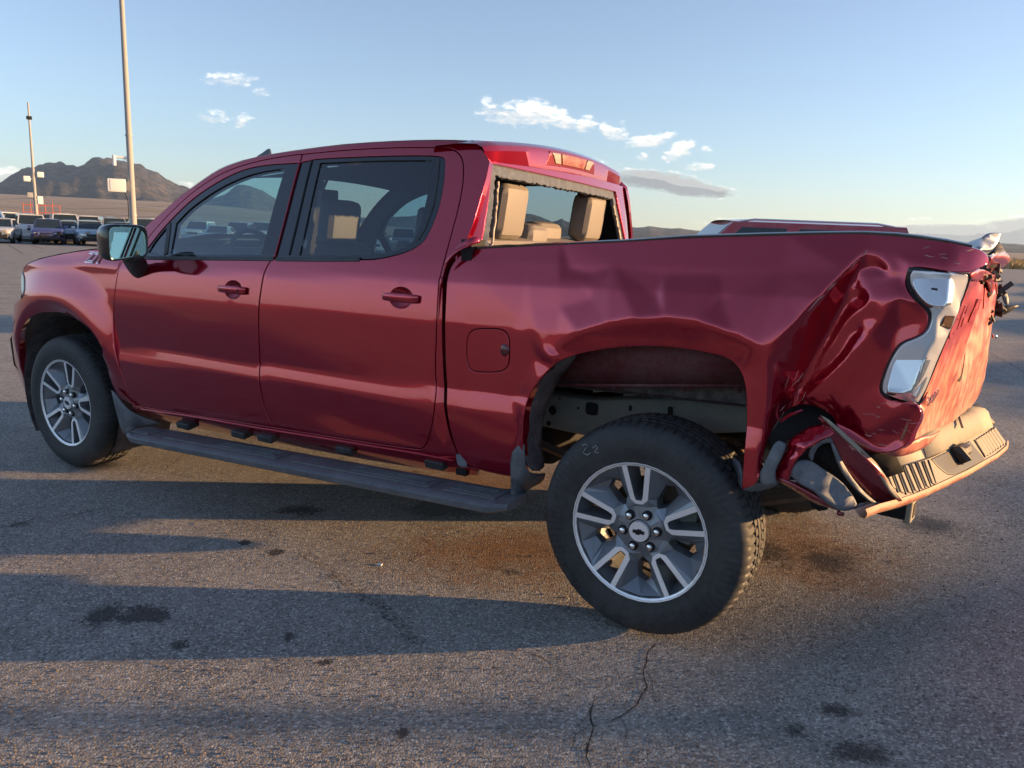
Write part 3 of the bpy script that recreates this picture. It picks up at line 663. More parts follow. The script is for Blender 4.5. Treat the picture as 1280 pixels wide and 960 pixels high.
# badge on the fender
def text_mesh(name, s, size, m, par, M, ext=.0015, bold=.0, shear=0., space=1.):
    c = D.curves.new(name, 'FONT'); c.body = s; c.size = size; c.extrude = ext; c.offset = bold; c.shear = shear; c.space_character = space; c.align_x = 'CENTER'; c.align_y = 'CENTER'; c.resolution_u = 3
    o = D.objects.new(name, c); me = D.meshes.new_from_object(o); D.objects.remove(o); me.name = name; me.transform(M)
    return link(name, me, m, par, smooth=False)
def side_frame(px, py, fy, off=-.004):
    x, z = S(px, py, fy); e = .01; Fx = np.array([1, (fy(x+e, z)-fy(x-e, z))/(2*e), 0]); Fz = np.array([0, (fy(x, z+e)-fy(x, z-e))/(2*e), 1]); Fx /= np.linalg.norm(Fx); n_ = np.cross(Fx, Fz); n_ /= np.linalg.norm(n_); Fz = np.cross(n_, Fx)
    o = np.array([x, fy(x, z), z])+n_*(-off); return Matrix([[Fx[i], Fz[i], n_[i], o[i]] for i in range(3)]+[[0, 0, 0, 1]])
Mb = side_frame(118, 323, fender_y)
text_mesh('fender_badge', 'Z71', .088, CHROME, truck, Mb, .002, .0035, .32, .92)
text_mesh('fender_badge_fill', 'Z71', .088, PAINT, truck, Mb @ Matrix.Translation((0, 0, .0028)), .0015, -.001, .32, .92)

# ---- hood, windshield, roof
def edge_pts(pxs, fy): 
    o = []
    for a, b in pxs:
        x, z = S(a, b, fy); o.append(np.array([x, fy(x, z), z]))
    return o
he = edge_pts(px2(28, 336, 32, 331, 38, 327.5, 50, 322.5, 75, 317, 100, 312.8, 125, 310.5, 150, 309), fender_y)
he.append(np.array([.80, -.90, he[-1][2]+.035]))
G = []
for p in he:
    row = []
    for s in np.linspace(-1, 1, 25):
        c = 1-abs(s)**2.6; t = (p[0]-he[0][0])/(he[-1][0]-he[0][0]); row.append((p[0]-.16*(1-s*s)*(1-t), s*abs(p[1]+.004), p[2]+c*(.028+.03*t)+.012*math.exp(-((abs(s)-.55)/.12)**2)*sm(t*3)))
    G.append(row)
grid_mesh('hood', G, PAINT, truck, flip=True)
re_ = edge_pts(px2(180, 285, 190, 276, 200, 267.5, 212, 256.5, 225, 245, 237, 235.5, 250, 226.5, 262, 218, 275, 210, 287, 205, 300, 201, 325, 195, 345, 191.5, 367, 188, 400, 183.5, 430, 180, 460, 177.8, 492, 176, 520, 175, 545, 174.6, 570, 174.8, 592, 176), side)
G = []
for p in re_:
    t = sm((p[0]-re_[0][0])/.75); row = []
    for s in np.linspace(-1, 1, 25):
        c = 1-s*s; row.append((p[0]-.17*c*(1-t), s*abs(p[1]), p[2]+c*(.028+.016*t)))
    G.append(row)
kx = next(i for i, p in enumerate(re_) if p[0] > 1.28)
G.insert(0, [(x-.13+.02*(1-(y/.93)**2), y*1.01, z-.115) for x, y, z in G[0]]); kx += 1
G2 = [[(x, y*.985, z-.10) for x, y, z in r] for r in G[kx:]]
G2[0] = [(x, y, z+.01) for x, y, z in G2[0]]
grid_mesh('headliner', G2, HEADL, truck)
grid_mesh('windshield', G[:kx+1], GLASS_W, truck, flip=True)
roof = grid_mesh('roof', G[kx:], PAINT, truck, flip=True)
# cowl closes the gap between hood and glass
grid_mesh('cowl', [[(p[0], p[1], p[2]) for p in G[0]], [(he[-1][0]-.02, s*.90, he[-1][2]+.02*(1-s*s)) for s in np.linspace(-1, 1, 25)], [(he[-1][0]-.1, s*.90, he[-1][2]-.03) for s in np.linspace(-1, 1, 25)]], TRIMBLK, truck)
# shark fin aerial
ax_ = P(331, 191, y=-.12); bm = bmesh.new()
pr_ = [(-.06, 0), (-.015, .020), (.03, .044), (.045, .045), (.052, 0)]
fz = 1.97
vs = [[bm.verts.new((ax_[0]+a, ax_[1]+s*.012*(1-b/.07), ax_[2]-.022+b)) for a, b in pr_] for s in (-1, 1)]
bm.faces.new(vs[0]); bm.faces.new(vs[1][::-1])
for i in range(5): bm.faces.new((vs[0][i], vs[1][i], vs[1][(i+1) % 5], vs[0][(i+1) % 5]))
bmesh.ops.recalc_face_normals(bm, faces=bm.faces); from_bm('roof_aerial', bm, BLACKGLOSS, truck)

# ---- cab back wall with the empty rear window opening
def xb(z): return 2.862+(1.83-z)*.17
def FB(u, v): return (xb(v)+.03*(1-(u/.8)**2)-.055*max(0, (abs(u)-.70)/.14)**2, u, v)
def BP(px, py, o=0):
    y = 0
    x = 2.88
    for _ in range(8): p = P(px, py, x=x); x = FB(p[1], p[2])[0]+o
    return (p[1], p[2])
lp = [S(a, b, side) for a, b in px2(612, 201, 607.5, 225, 600, 250, 593, 275, 588, 288)]
left = [(side(a, b)+.001, b) for a, b in lp]; zt_ = left[0][1]
outl = left+[(-.93, 1.2), (.93, 1.2)]+[(-a, b) for a, b in left[::-1]]+[(s_*.72, left[0][1]+.012*(1-s_*s_)) for s_ in (.8, .5, .2, -.2, -.5, -.8)]
op_out = [BP(*q) for q in px2(616, 205, 770, 240)]; ol = BP(606, 302); orr = BP(783, 299)
tlx, trx, blx, brx = op_out[0][0], op_out[1][0], ol[0], orr[0]; zt1, zt2 = op_out[0][1], op_out[1][1]
OPN = [(tlx, zt1), (blx, 1.47), (blx+.04, 1.42), (brx-.04, 1.42), (brx, 1.47), (trx, zt2)]
panel('cab_back', outl, FB, PAINT, truck, holes=[OPN], step=.04, rnd=.004, flange=.03)
gi = [(tlx+.030, zt1-.048), (blx+.042, 1.49), (blx+.08, 1.455), (brx-.08, 1.455), (brx-.042, 1.49), (trx-.026, zt2-.040)]
def rough_edge(p, amp, st):
    p = resample(p if area(p) > 0 else p[::-1], st); return [q+np.array([random.uniform(-amp, amp), random.uniform(-amp, amp)]) for q in p]
panel('glass_gasket', OPN, lambda u, v: (FB(u, v)[0]-.014+.003*noise.noise(Vector((u*40, v*40, 0))), u, v), GASKET, truck, holes=[rough_edge(gi, .0045, .011)], step=.03, rnd=.003, flange=.02, smooth_it=0)
# pinch weld of the opening, bare metal in the sun
for (xa, za, xb_) in ((tlx+.042, zt1-.07, blx+.052), (trx-.036, zt2-.07, brx-.050)):
    tube('pinch_weld', [(FB(xa+(xb_-xa)*t, 1)[0]*0+FB(xa+(xb_-xa)*t, za+(1.47-za)*t)[0]-.012, xa+(xb_-xa)*t+.003*math.sin(t*23), za+(1.47-za)*t) for t in np.linspace(0, 1, 16)], .006, dusty('bare_metal', (.35, .32, .27), .5, .6, metal=.5), truck)
CR = [( random.uniform(-.5, .6), 0) for _ in range(6)]
# visor with the third brake light
vp = [(2.60, .030), (2.78, .044), (2.855, .036), (2.885, .018), (2.895, -.004), (2.888, -.056), (2.870, -.066), (2.80, -.06)]
zr_ = re_[-1][2]
G = []
for s in np.linspace(-1, 1, 33):
    k = 1-max(0, (abs(s)-.9)/.1)**2*.55; row = []
    for (x, dz) in vp: row.append((x-.10*s*s*.35-.035*(1-k), s*(.745-.0), zr_-.045+.045*(1-s*s)*(1 if dz > -.03 else .35)+dz*(.75 if abs(s) > .97 else 1)))
    G.append(row)
vis = grid_mesh('rear_roof_visor', G, PAINT, truck, sharp=30)
bm = bmesh.new(); bm.from_mesh(vis.data); bmesh.ops.recalc_face_normals(bm, faces=bm.faces); bm.to_mesh(vis.data); bm.free()
def VF(u, v): return (2.893-.035*(u/.745)**2-max(0, v)*.35-max(0, -v)*.12, u, zr_-.045+.045*(1-(u/.745)**2)+v)
bl = panel('brake_light', [(-.27, -.058), (.27, -.058), (.25, .010), (-.25, .010)], lambda u, v: tuple(np.array(VF(u, v))+np.array([.006, 0, 0])), PAINT_D, truck, step=.03, rnd=.003, smooth_it=0)
panel('brake_lens', [(-.12, -.048), (.12, -.048), (.14, .004), (-.14, .004)], lambda u, v: tuple(np.array(VF(u, v))+np.array([.011, 0, 0])), dusty('dull_red_lens', (.22, .015, .015), .3, .7, (.3, .2, .15)), bl, step=.03, rnd=.003, smooth_it=0)
for s in (-1, 1):
    p_ = [(s*.135, -.046), (s*.19, -.046), (s*.235, .004), (s*.155, .004)]
    panel('cargo_light', p_, lambda u, v: tuple(np.array(VF(u, v))+np.array([.011, 0, 0])), dusty('dull_white_lens', (.28, .24, .2), .3, .5), bl, step=.03, rnd=.003, smooth_it=0)

# ---- interior
def seat(x, y, w=.5, zc=1.0, hz=1.56, hl=.26, rest=True, m=BEIGE):
    bm = bmesh.new(); bm_box(bm, (x, y, 1.1), (.16, w, .72), Matrix.Rotation(R_(10), 3, 'Y'), .06); s_ = from_bm('seat_back', bm, m, truck)
    box('seat_cushion', (x-.3, y, .82), (.5, w, .16), m, truck, bev=.05)
    if rest: headrest(x+.10, y, hz, hl)
def headrest(x, y, z, h=.24, wd=.25, th=.12, m=BEIGE):
    o = box('headrest', (x, y, z), (th, wd, h), m, truck, rot=Matrix.Rotation(R_(8), 3, 'Y'), bev=.055)
    box('headrest_shell', (-.0, 0, 0), (.001, .001, .001), GREYB, o) if False else None
    for s in (-1, 1): tube('headrest_post', [(x-.02, y+s*.06, z-h/2-.07), (x-.01, y+s*.06, z-h/2+.02)], .007, CHROME, o, 6)
seat(1.62, -.42, .50, hz=1.55, hl=.25); seat(1.62, .42, .50, hz=1.55, hl=.25)
bm = bmesh.new(); bm_box(bm, (2.66, 0, 1.17), (.13, 1.35, .70), Matrix.Rotation(R_(14), 3, 'Y'), .05); from_bm('rear_bench_back', bm, BEIGE, truck)
box('rear_bench_cushion', (2.35, 0, .85), (.5, 1.3, .16), BEIGE, truck, bev=.05)
headrest(2.76, -.42, 1.635, .26, .235, .125); headrest(2.78, .44, 1.635, .26, .235, .125); headrest(2.72, -.10, 1.505, .16, .20, .12); headrest(2.66, .13, 1.515, .17, .28, .12)
# dash, wheel, belts, mirror
G = []
for y in np.linspace(-.84, .84, 15):
    G.append([(.72, y, 1.30), (.86, y, 1.335+.02*(1-(y/.84)**2)), (.99, y, 1.33), (1.05, y, 1.27), (1.04, y, 1.1), (.95, y, .85)])
grid_mesh('dashboard', G, INT, truck)
box('cluster_hood', (.98, -.4, 1.36), (.14, .34, .07), INT, truck, bev=.03)
bm = bmesh.new(); c = Vector((1.07, -.40, 1.325)); e1 = Vector((0, 1, 0)); e2 = Vector((-.42, 0, .90)).normalized()*-1
ring = [c+e1*math.cos(t)*.185-e2*math.sin(t)*.185 for t in np.linspace(0, 2*math.pi, 33)]
tube_bm(bm, ring, .015, 8, False); sw = from_bm('steering_wheel', bm, GREYB, truck)
for a in (0, math.pi, -math.pi/2): tube('wheel_spoke', [c, c+e1*math.cos(a)*.18-e2*math.sin(a)*.18], .014, GREYB, sw)
box('wheel_hub', c, (.05, .11, .11), GREYB, sw, bev=.02)
tube('rear_view_mirror_stalk', [(1.26, 0, 1.86), (1.20, 0, 1.76)], .01, INT, truck)
box('rear_view_mirror', (1.19, 0, 1.72), (.035, .26, .075), INT, truck, bev=.012)
for yy in (-.80, .80): 
    tube('seat_belt', [(1.93, yy*.97, 1.70), (1.89, yy*1.02, 1.3), (1.86, yy*.95, 1.0)], .014, BEIGE, truck, 4)
box('floor_pan', (1.75, 0, .52), (2.2, 1.75, .05), DARK, truck)
box('firewall', (.70, 0, .9), (.05, 1.75, .78), DARK, truck)
for s in (-1, 1):
    for x0, x1 in ((.85, 1.7), (1.9, 2.75)): box('door_card', ((x0+x1)/2, s*.90, .93), (x1-x0, .05, .68), INT, truck, bev=.015)

# ---- bed side, crushed behind the wheel
def base_bed(x, z): return prof(min(zq(x, z), 1.6))
dm = [  # (px, py, inward offset in metres)
    # sound metal
    (556, 340, 0), (556, 447, 0), (560, 520, .0), (575, 577, 0), (640, 597, 0), (650, 540, -.004), (640, 500, -.002), (585, 312, 0), (700, 302, 0), (860, 297, 0), (985, 294, 0), (1081, 292, 0), (1149, 297, 0.0), (1200, 304, 0.004),
    (600, 345, 0), (660, 340, .004), (620, 430, 0), (600, 480, 0), (585, 400, .002), (640, 455, -.002),
    # buckle above the arch
    (700, 334, .000), (712, 338, .014), (740, 344, .012), (768, 334, .006), (738, 353, -.004), (720, 350, .000), (700, 350, -.002),
    (664, 385, -.004), (650, 400, .000), (640, 420, -.001), (660, 418, -.006), (676, 432, -.016), (690, 448, -.026), (668, 446, -.006), (655, 470, -.004), (740, 375, -.006), (700, 385, -.006),
    (830, 345, .006), (900, 345, .006), (980, 340, .004), (820, 370, -.004), (900, 375, -.004),
    # arch lip
    (672, 477, -.020), (690, 457, -.008), (720, 444, .004), (753, 438, .006), (793, 434, .006), (833, 434, .006), (867, 438, .006), (893, 443, .004), (912, 449, .000), (925, 462, -.010), (934, 490, -.022), (933, 547, -.028), (927, 607, -.030), (657, 507, -.018), (652, 540, -.015),
        (1118, 345, .020), (1098, 352, .024), (1086, 352, .030),
    (1085, 322, .006), (1091, 322, .004), (1096, 331, .034), (1104, 339, .034), (1112, 344, .012), (1108, 331, .004), (1098, 345, .022), (1064, 362, .050), (1069, 371, .066), (1077, 372, .060), (1088, 370, .024), (1076, 360, .040),
    (1150, 398, .044), (1125, 404, .052), (1155, 385, .034), (1135, 358, .018), (1128, 338, .010), (1140, 328, -.006), (1180, 330, -.006), (1206, 337, .008), (1150, 318, .0), (1200, 322, .0), (1115, 318, 0),
    (1110, 440, .055), (1100, 470, .066), (1060, 500, .082), (1040, 512, .092), (1085, 450, .056),
    (1098, 500, .060), (1120, 515, .046), (1146, 518, .06), (1060, 530, .094), (1080, 540, .066), (1100, 560, .09), (1123, 545, .085), (1046, 527, .10), (1030, 520, .112), (1010, 510, .12), (1140, 505, .045)]
CREASES = [[(961, 446, -.044), (978, 424, -.044), (996, 402, -.042), (1025, 370, -.034), (1057, 338, -.020), (1084, 313.5, -.002)],
    [(972, 545, .085), (980, 518, .108), (997, 486, .112), (1016, 456, .106), (1037, 417, .094), (1051, 388, .080), (1063, 356, .058), (1072, 338, .036), (1081, 321, .012)],
    [(1004, 472, .100), (1026, 447, .084), (1044, 421, .070), (1063, 397, .052), (1075, 386, .040)],
    [(1010, 482, .102), (1034, 462, .084), (1055, 438, .070), (1068, 414, .060), (1075, 398, .046)],
    [(992, 512, .104), (1003, 496, .088), (1030, 474, .062), (1063, 443, .040), (1087, 417, .028), (1104, 397, .020), (1122, 370, .010)],
    [(694, 438, -.016), (722, 415, -.034), (758, 404, -.042), (795, 398, -.048), (830, 396, -.052), (872, 401, -.050), (915, 416, -.048), (945, 431, -.048), (961, 446, -.044)],
    [(961, 446, -.044), (962, 480, -.040), (960, 520, -.036), (955, 560, -.034), (945, 600, -.032)]]
_eg = []
for cr in CREASES:
    for k, q in enumerate(cr):
        if q in dm: i1 = dm.index(q)
        else: dm.append(q); i1 = len(dm)-1
        if k: _eg.append((i0, i1))
        i0 = i1
_c = []
for a, b, o in dm:
    x, z = S(a, b, lambda x, z: base_bed(x, z)+o); _c.append((x, z, o))
DENT = Tin(_c, 2.7, 4.85, .45, 1.70, .004, .0088, default=0, edges=_eg)
def bed_y(x, z):
    y = base_bed(x, z)+DENT(x, z)
    q = zq(x, z); 
    if x > 4.60: y += (x-4.60)**2*5.0                      # corner turns towards the tailgate
    t = max(0, x-4.50)                                       # beam under the rail end
    return y
f = bed_y
bed_px = px2(585, 311, 640, 308, 700, 305, 780, 301.5, 860, 296.5, 960, 293.8, 1030, 291.7, 1081, 291.3, 1120, 294, 1149, 297, 1184, 301.5, 1215, 308, 1230, 312.5, 1238, 322, 1236, 330, 1222, 337, 1209, 341,
             1190, 340.5, 1165, 336, 1145, 333.5, 1138, 336, 1132, 347, 1133, 359, 1142, 373, 1158, 388, 1161, 396, 1158, 413, 1147, 421, 1127, 427.5, 1116, 440, 1107, 458, 1099, 482, 1100, 492, 1110, 500, 1147, 505,
             1152, 514, 1151, 522, 1140, 541, 1136, 553, 1127, 561, 1112, 566, 1098, 566, 1075, 557, 1057, 548, 1046, 534, 1043, 524, 1034, 516, 1018, 508, 1000, 506, 985, 512, 970, 530, 961, 552, 955, 575, 950, 596, 944, 607, 927, 613,
             928, 590, 932, 547, 933, 500, 931, 480, 926, 465, 917, 453, 905, 446.5, 893, 443, 867, 438, 833, 433.5, 793, 433, 753, 437, 720, 443.5, 704, 450, 690, 457.5, 673, 477, 662, 493, 657, 507, 652.5, 540, 654.5, 567, 656, 597, 639, 597,
             597, 588, 577, 577, 569, 560, 562, 535, 558, 513, 556, 447, 556.7, 380, 559, 347, 564, 331, 575, 319)
fuel = [(610+27*np.sign(math.cos(t))*abs(math.cos(t))**.55, 438+27.5*np.sign(math.sin(t))*abs(math.sin(t))**.55) for t in np.linspace(0, 2*math.pi, 29)[:-1]]
bed = panel('bed_side', SP(bed_px, f), F_side(f), PAINT, truck, holes=[SP(fuel, f)], step=.0102, gap=0, rnd=.004, flange=.035, ang=48)
fdoor = panel('fuel_door', SP(fuel, f), F_side(f), PAINT, truck, step=.03, gap=.002, rnd=.002, flange=.012)
panel('fuel_backing', SP([(610+(a-610)*1.06, 438+(b-438)*1.06) for a, b in fuel], f), lambda u, v: (u, f(u, v)+.010, v), DARK, fdoor, step=.05, rnd=.001, flange=.002)
x, z = S(631, 438, f)
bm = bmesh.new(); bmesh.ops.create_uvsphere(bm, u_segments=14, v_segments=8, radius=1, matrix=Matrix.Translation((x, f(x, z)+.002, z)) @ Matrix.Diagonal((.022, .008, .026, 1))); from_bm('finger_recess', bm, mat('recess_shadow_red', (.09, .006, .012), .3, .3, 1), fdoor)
# gap filler between cab and bed
box('cab_bed_gap', (2.90, -.90, 1.0), (.05, .10, 1.0), DARK, truck); box('cab_bed_gap', (2.90, .90, 1.0), (.05, .10, 1.0), DARK, truck)
# bright torn tab at the top of the gap
def crump(name, pts, m, parent, nout=None, sub=2, th=.003, mode='y'):
    """free-form torn sheet: outline points first, px + distance plane"""
    n = nout or len(pts)
    e = [(i, (i+1) % n) for i in range(n)]
    vo, eo, fo, ov, _, _ = delaunay_2d_cdt([Vector((a, -b)) for a, b, c in pts], e, [], 0, 1e-6)
    V2 = [(q.x, q.y) for q in vo]; out = [(pts[i][0], -pts[i][1]) for i in range(n)]
    cen = [np.mean([V2[i] for i in f_], 0) for f_ in fo]; k = inside(cen, out)
    fo2 = [list(f_) for f_, kk in zip(fo, k) if kk]; o2 = []
    def val(i):
        if ov[i]: return pts[ov[i][0]][2]
        ww = [1/((q[0]-V2[i][0])**2+(q[1]+V2[i][1])**2+1e-3) for q in pts]; return sum(a*q[2] for a, q in zip(ww, pts))/sum(ww)
    W = [P(v[0], -v[1], **{mode: val(i)}) for i, v in enumerate(V2)]
    for t in fo2:
        a, b, c = [np.array(V2[i]) for i in t]; s = (b[0]-a[0])*(c[1]-a[1])-(c[0]-a[0])*(b[1]-a[1]); o2.append(t if s > 0 else t[::-1])
    o = mesh(name, W, o2, m, parent)
    if sub:
        md = o.modifiers.new('s', 'SUBSURF'); md.levels = md.render_levels = sub; md.boundary_smooth = 'PRESERVE_CORNERS'
    md = o.modifiers.new('t', 'SOLIDIFY'); md.thickness = th; md.offset = -1
    return o
crump('torn_flange', [(572, 308, -.97), (583, 298, -.965), (599, 294, -.93), (601, 303, -.92), (590, 306, -.965), (570, 314, -.985), (560, 326, -.995), (556, 331, -.995), (559, 320, -.99)], PAINT, truck)
crump('door_edge_flange', [(550, 345, -1.0), (553, 345, -.985), (552, 400, -.98), (553, 460, -.985), (555, 505, -.98), (551, 512, -.995), (549, 470, -1.0), (548, 400, -1.0)], PAINT, truck)
crump('pillar_end_cap', [(570, 568, -1.0), (577, 567, -.99), (583, 574, -.985), (584, 584, -.985), (576, 585, -.995), (571, 580, -1.0)], PLASTIC, truck)

# rail cap, right bed side, bed box
rp = edge_pts(px2(590, 310, 640, 307.6, 700, 304.6, 780, 301, 860, 296, 960, 293.3, 1030, 291.2, 1081, 290.8, 1120, 293.5, 1149, 296.5, 1184, 301, 1215, 307.5), bed_y)
def rail(sg, m=BLACKGLOSS):
    G = []
    for i, p in enumerate(rp):
        y = p[1]*1.0; b = .004*math.sin(i*1.7) if sg < 0 else 0
        row = [(p[0], y-.002, p[2]-.005), (p[0], y-.002, p[2]+.002+b*.3), (p[0], y+.012, p[2]+.007+b*.3), (p[0], y+.05, p[2]+.007), (p[0], y+.062, p[2]+.002), (p[0], y+.064, p[2]-.03)]
        G.append([(a, yy*(1 if sg < 0 else -1), c) for a, yy, c in row])
    return grid_mesh('bed_rail_cap', G, m, truck, flip=(sg > 0), sharp=35)
rail(-1); rail(1)
G = []
for p in rp+[np.array([4.72, -.93, rp[-1][2]])]: G.append([(p[0], .985+.0*p[1], p[2]), (p[0], .99, p[2]-.2), (p[0], 1.0, p[2]-.5), (p[0], .98, p[2]-.85)])
wl_ = [r for r in G if r[0][0] < 3.25]; wr_ = [r for r in G if r[0][0] > 4.15]
grid_mesh('right_bed_side', G, PAINT, truck)
zb = 1.33
LINB = dusty('bed_liner', (.02, .02, .022), .7, .5, bump=.8, scale=30)
G = [[(2.96, -.86, 1.40), (2.96, .86, 1.40)], [(2.96, -.86, .92), (2.96, .86, .92)], [(4.55, -.82, .96), (4.62, .86, .96)]]
grid_mesh('bed_floor', G, LINB, truck)
for s in (-1, 1): grid_mesh('bed_inner_wall', [[(2.96, s*.80, 1.39), (3.8, s*.80, 1.42), (4.55, s*.80, 1.46)], [(2.96, s*.78, .92), (3.8, s*.78, .94), (4.55, s*.78, .96)]], LINB, truck)

# ---- what shows through the rear wheel opening
INNERRED = dusty('dusty_red_steel', (.11, .014, .022), .6, .8, (.17, .10, .10), bump=.2, scale=7)
crump('inner_bed_panel', [(694, 474, -.83), (712, 440, -.86), (800, 428, -.90), (900, 440, -.90), (934, 462, -.86), (935, 484, -.83), (800, 483, -.82)], INNERRED, truck, sub=0, th=.004)
br = []
for (a, b) in ((763, 484), (857, 484), (924, 485)):
    crump('mount_tab', [(a-9, b-1, -.82), (a+9, b-1, -.82), (a+3, b+5, -.815), (a, b+6.5, -.815), (a-3, b+5, -.815)], INNERRED, truck, sub=0, th=.004)
    p = P(a, b+2, y=-.822); bm = bmesh.new(); bmesh.ops.create_cone(bm, segments=10, radius1=.006, radius2=.006, depth=.004, cap_ends=True, matrix=Matrix.Translation(p) @ Matrix.Rotation(R_(90), 4, 'X')); from_bm('tab_hole', bm, DARK, truck)
crump('panel_hem', [(700, 480, -.835), (936, 481, -.835), (936, 485, -.83), (698, 484, -.83)], INNERRED, truck, sub=0, th=.006)
# frame rail as a real channel
a, b = P(672, 490, y=-.56), P(1010, 498, y=-.56); c, d = P(676, 538, y=-.56), P(1010, 536, y=-.56)
fx = [(a[0]-.9, a[2]-.05, .14), (a[0], a[2], .155), (3.3, a[2]+.0, .165), (3.75, (a[2]+b[2])/2, .15), (b[0], b[2]+.01, .135), (4.38, b[2]-.02, .13)]
G = []
for (x, zt, h) in fx: G.append([(x, -.47, zt+.0), (x, -.555, zt+.0), (x, -.563, zt-.008), (x, -.563, zt-h+.008), (x, -.555, zt-h), (x, -.47, zt-h)])
fr = grid_mesh('frame_rail', G, FRAME, truck, sharp=50, flip=True)
for gg in [[(x, -y, z) for (x, y, z) in r] for r in G],: grid_mesh('frame_rail', gg, FRAME, truck, sharp=50)
def hole_at(px, py, w, h, sq=0.5, y=-.566):
    p = P(px, py, y=y); n = 20; k = P(px+w, py, y=y)-p; r1 = abs(k[0]); r2 = abs((P(px, py+h, y=y)-p)[2]); bm = bmesh.new()
    rings = []
    for rr, dy in ((1, -.001), (.82, -.0012)):
        rings.append([bm.verts.new((p[0]+r1*rr*np.sign(math.cos(t))*abs(math.cos(t))**sq, p[1]+dy-.001, p[2]+r2*rr*np.sign(math.sin(t))*abs(math.sin(t))**sq)) for t in np.linspace(0, 2*math.pi, n+1)[:-1]])
    for i in range(n): bm.faces.new((rings[0][i], rings[0][(i+1) % n], rings[1][(i+1) % n], rings[1][i]))
    bm.faces.new(rings[1]); bmesh.ops.recalc_face_normals(bm, faces=bm.faces); from_bm('frame_hole', bm, DARK, fr)
hole_at(740, 511, 8, 8, .5); hole_at(838, 514, 3.5, 6, .6); hole_at(788, 510, 2, 4, 1); hole_at(723, 510, 1.6, 1.6, 1); hole_at(691, 513, 5, 6, 1.2); hole_at(686, 529, 3, 3, 1); hole_at(762, 495, 1.3, 1.3, 1); hole_at(700, 498, 1.3, 1.3, 1)
box('frame_bracket', P(834, 488, y=-.60), (.06, .05, .06), FRAME, truck, bev=.004)
tube('brake_hose', [P(742, 489, y=-.6), P(790, 485, y=-.62), P(845, 486, y=-.6)], .006, FRAME, truck, 6)
# felt liner lip on the front of the opening
crump('wheelhouse_liner', [(720, 444, -.97), (704, 450, -.975), (690, 458, -.985), (673, 477, -.99), (662, 493, -.99), (657, 507, -.99), (653, 540, -.995), (656, 575, -.995), (664, 592, -.98), (686, 587, -.86), (675, 560, -.86), (679, 520, -.85), (690, 490, -.85), (702, 470, -.85), (718, 452, -.87), (670, 540, -.92), (668, 565, -.92)], LINER, truck, nout=15, sub=1, th=.005)
box('spare_tyre_well', (4.02, 0, .80), (.5, .9, .16), DARK, truck, bev=.03)
box('fuel_tank', (2.6, -.25, .56), (1.0, .45, .20), DARK, truck, bev=.04)
# rear axle, spring, shock
tube('rear_axle', [(3.76, -.80, .47), (3.76, .80, .42)], .045, RUSTY, truck, 12)
bm = bmesh.new(); bmesh.ops.create_uvsphere(bm, u_segments=16, v_segments=10, radius=.15, matrix=Matrix.Translation((3.76, 0, .44))); from_bm('differential', bm, RUSTY, truck)
for s in (-1, 1):
    tube('leaf_spring', [(3.05, s*.58, .60), (3.4, s*.60, .53), (3.76, s*.60, .50), (4.1, s*.60, .54), (4.45, s*.58, .66)], .022, RUSTY, truck, 4)
    tube('shock_absorber', [(3.62, s*.50, .48), (3.45, s*.45, .86)], .03, FRAME, truck, 10)
tube('exhaust_pipe', [(1.2, .3, .42), (2.6, .35, .42), (3.5, .4, .50), (3.9, .45, .60), (4.5, .55, .50)], .04, RUSTY, truck, 10)
tube('drive_shaft', [(1.3, 0, .48), (3.7, 0, .46)], .04, FRAME, truck, 10)

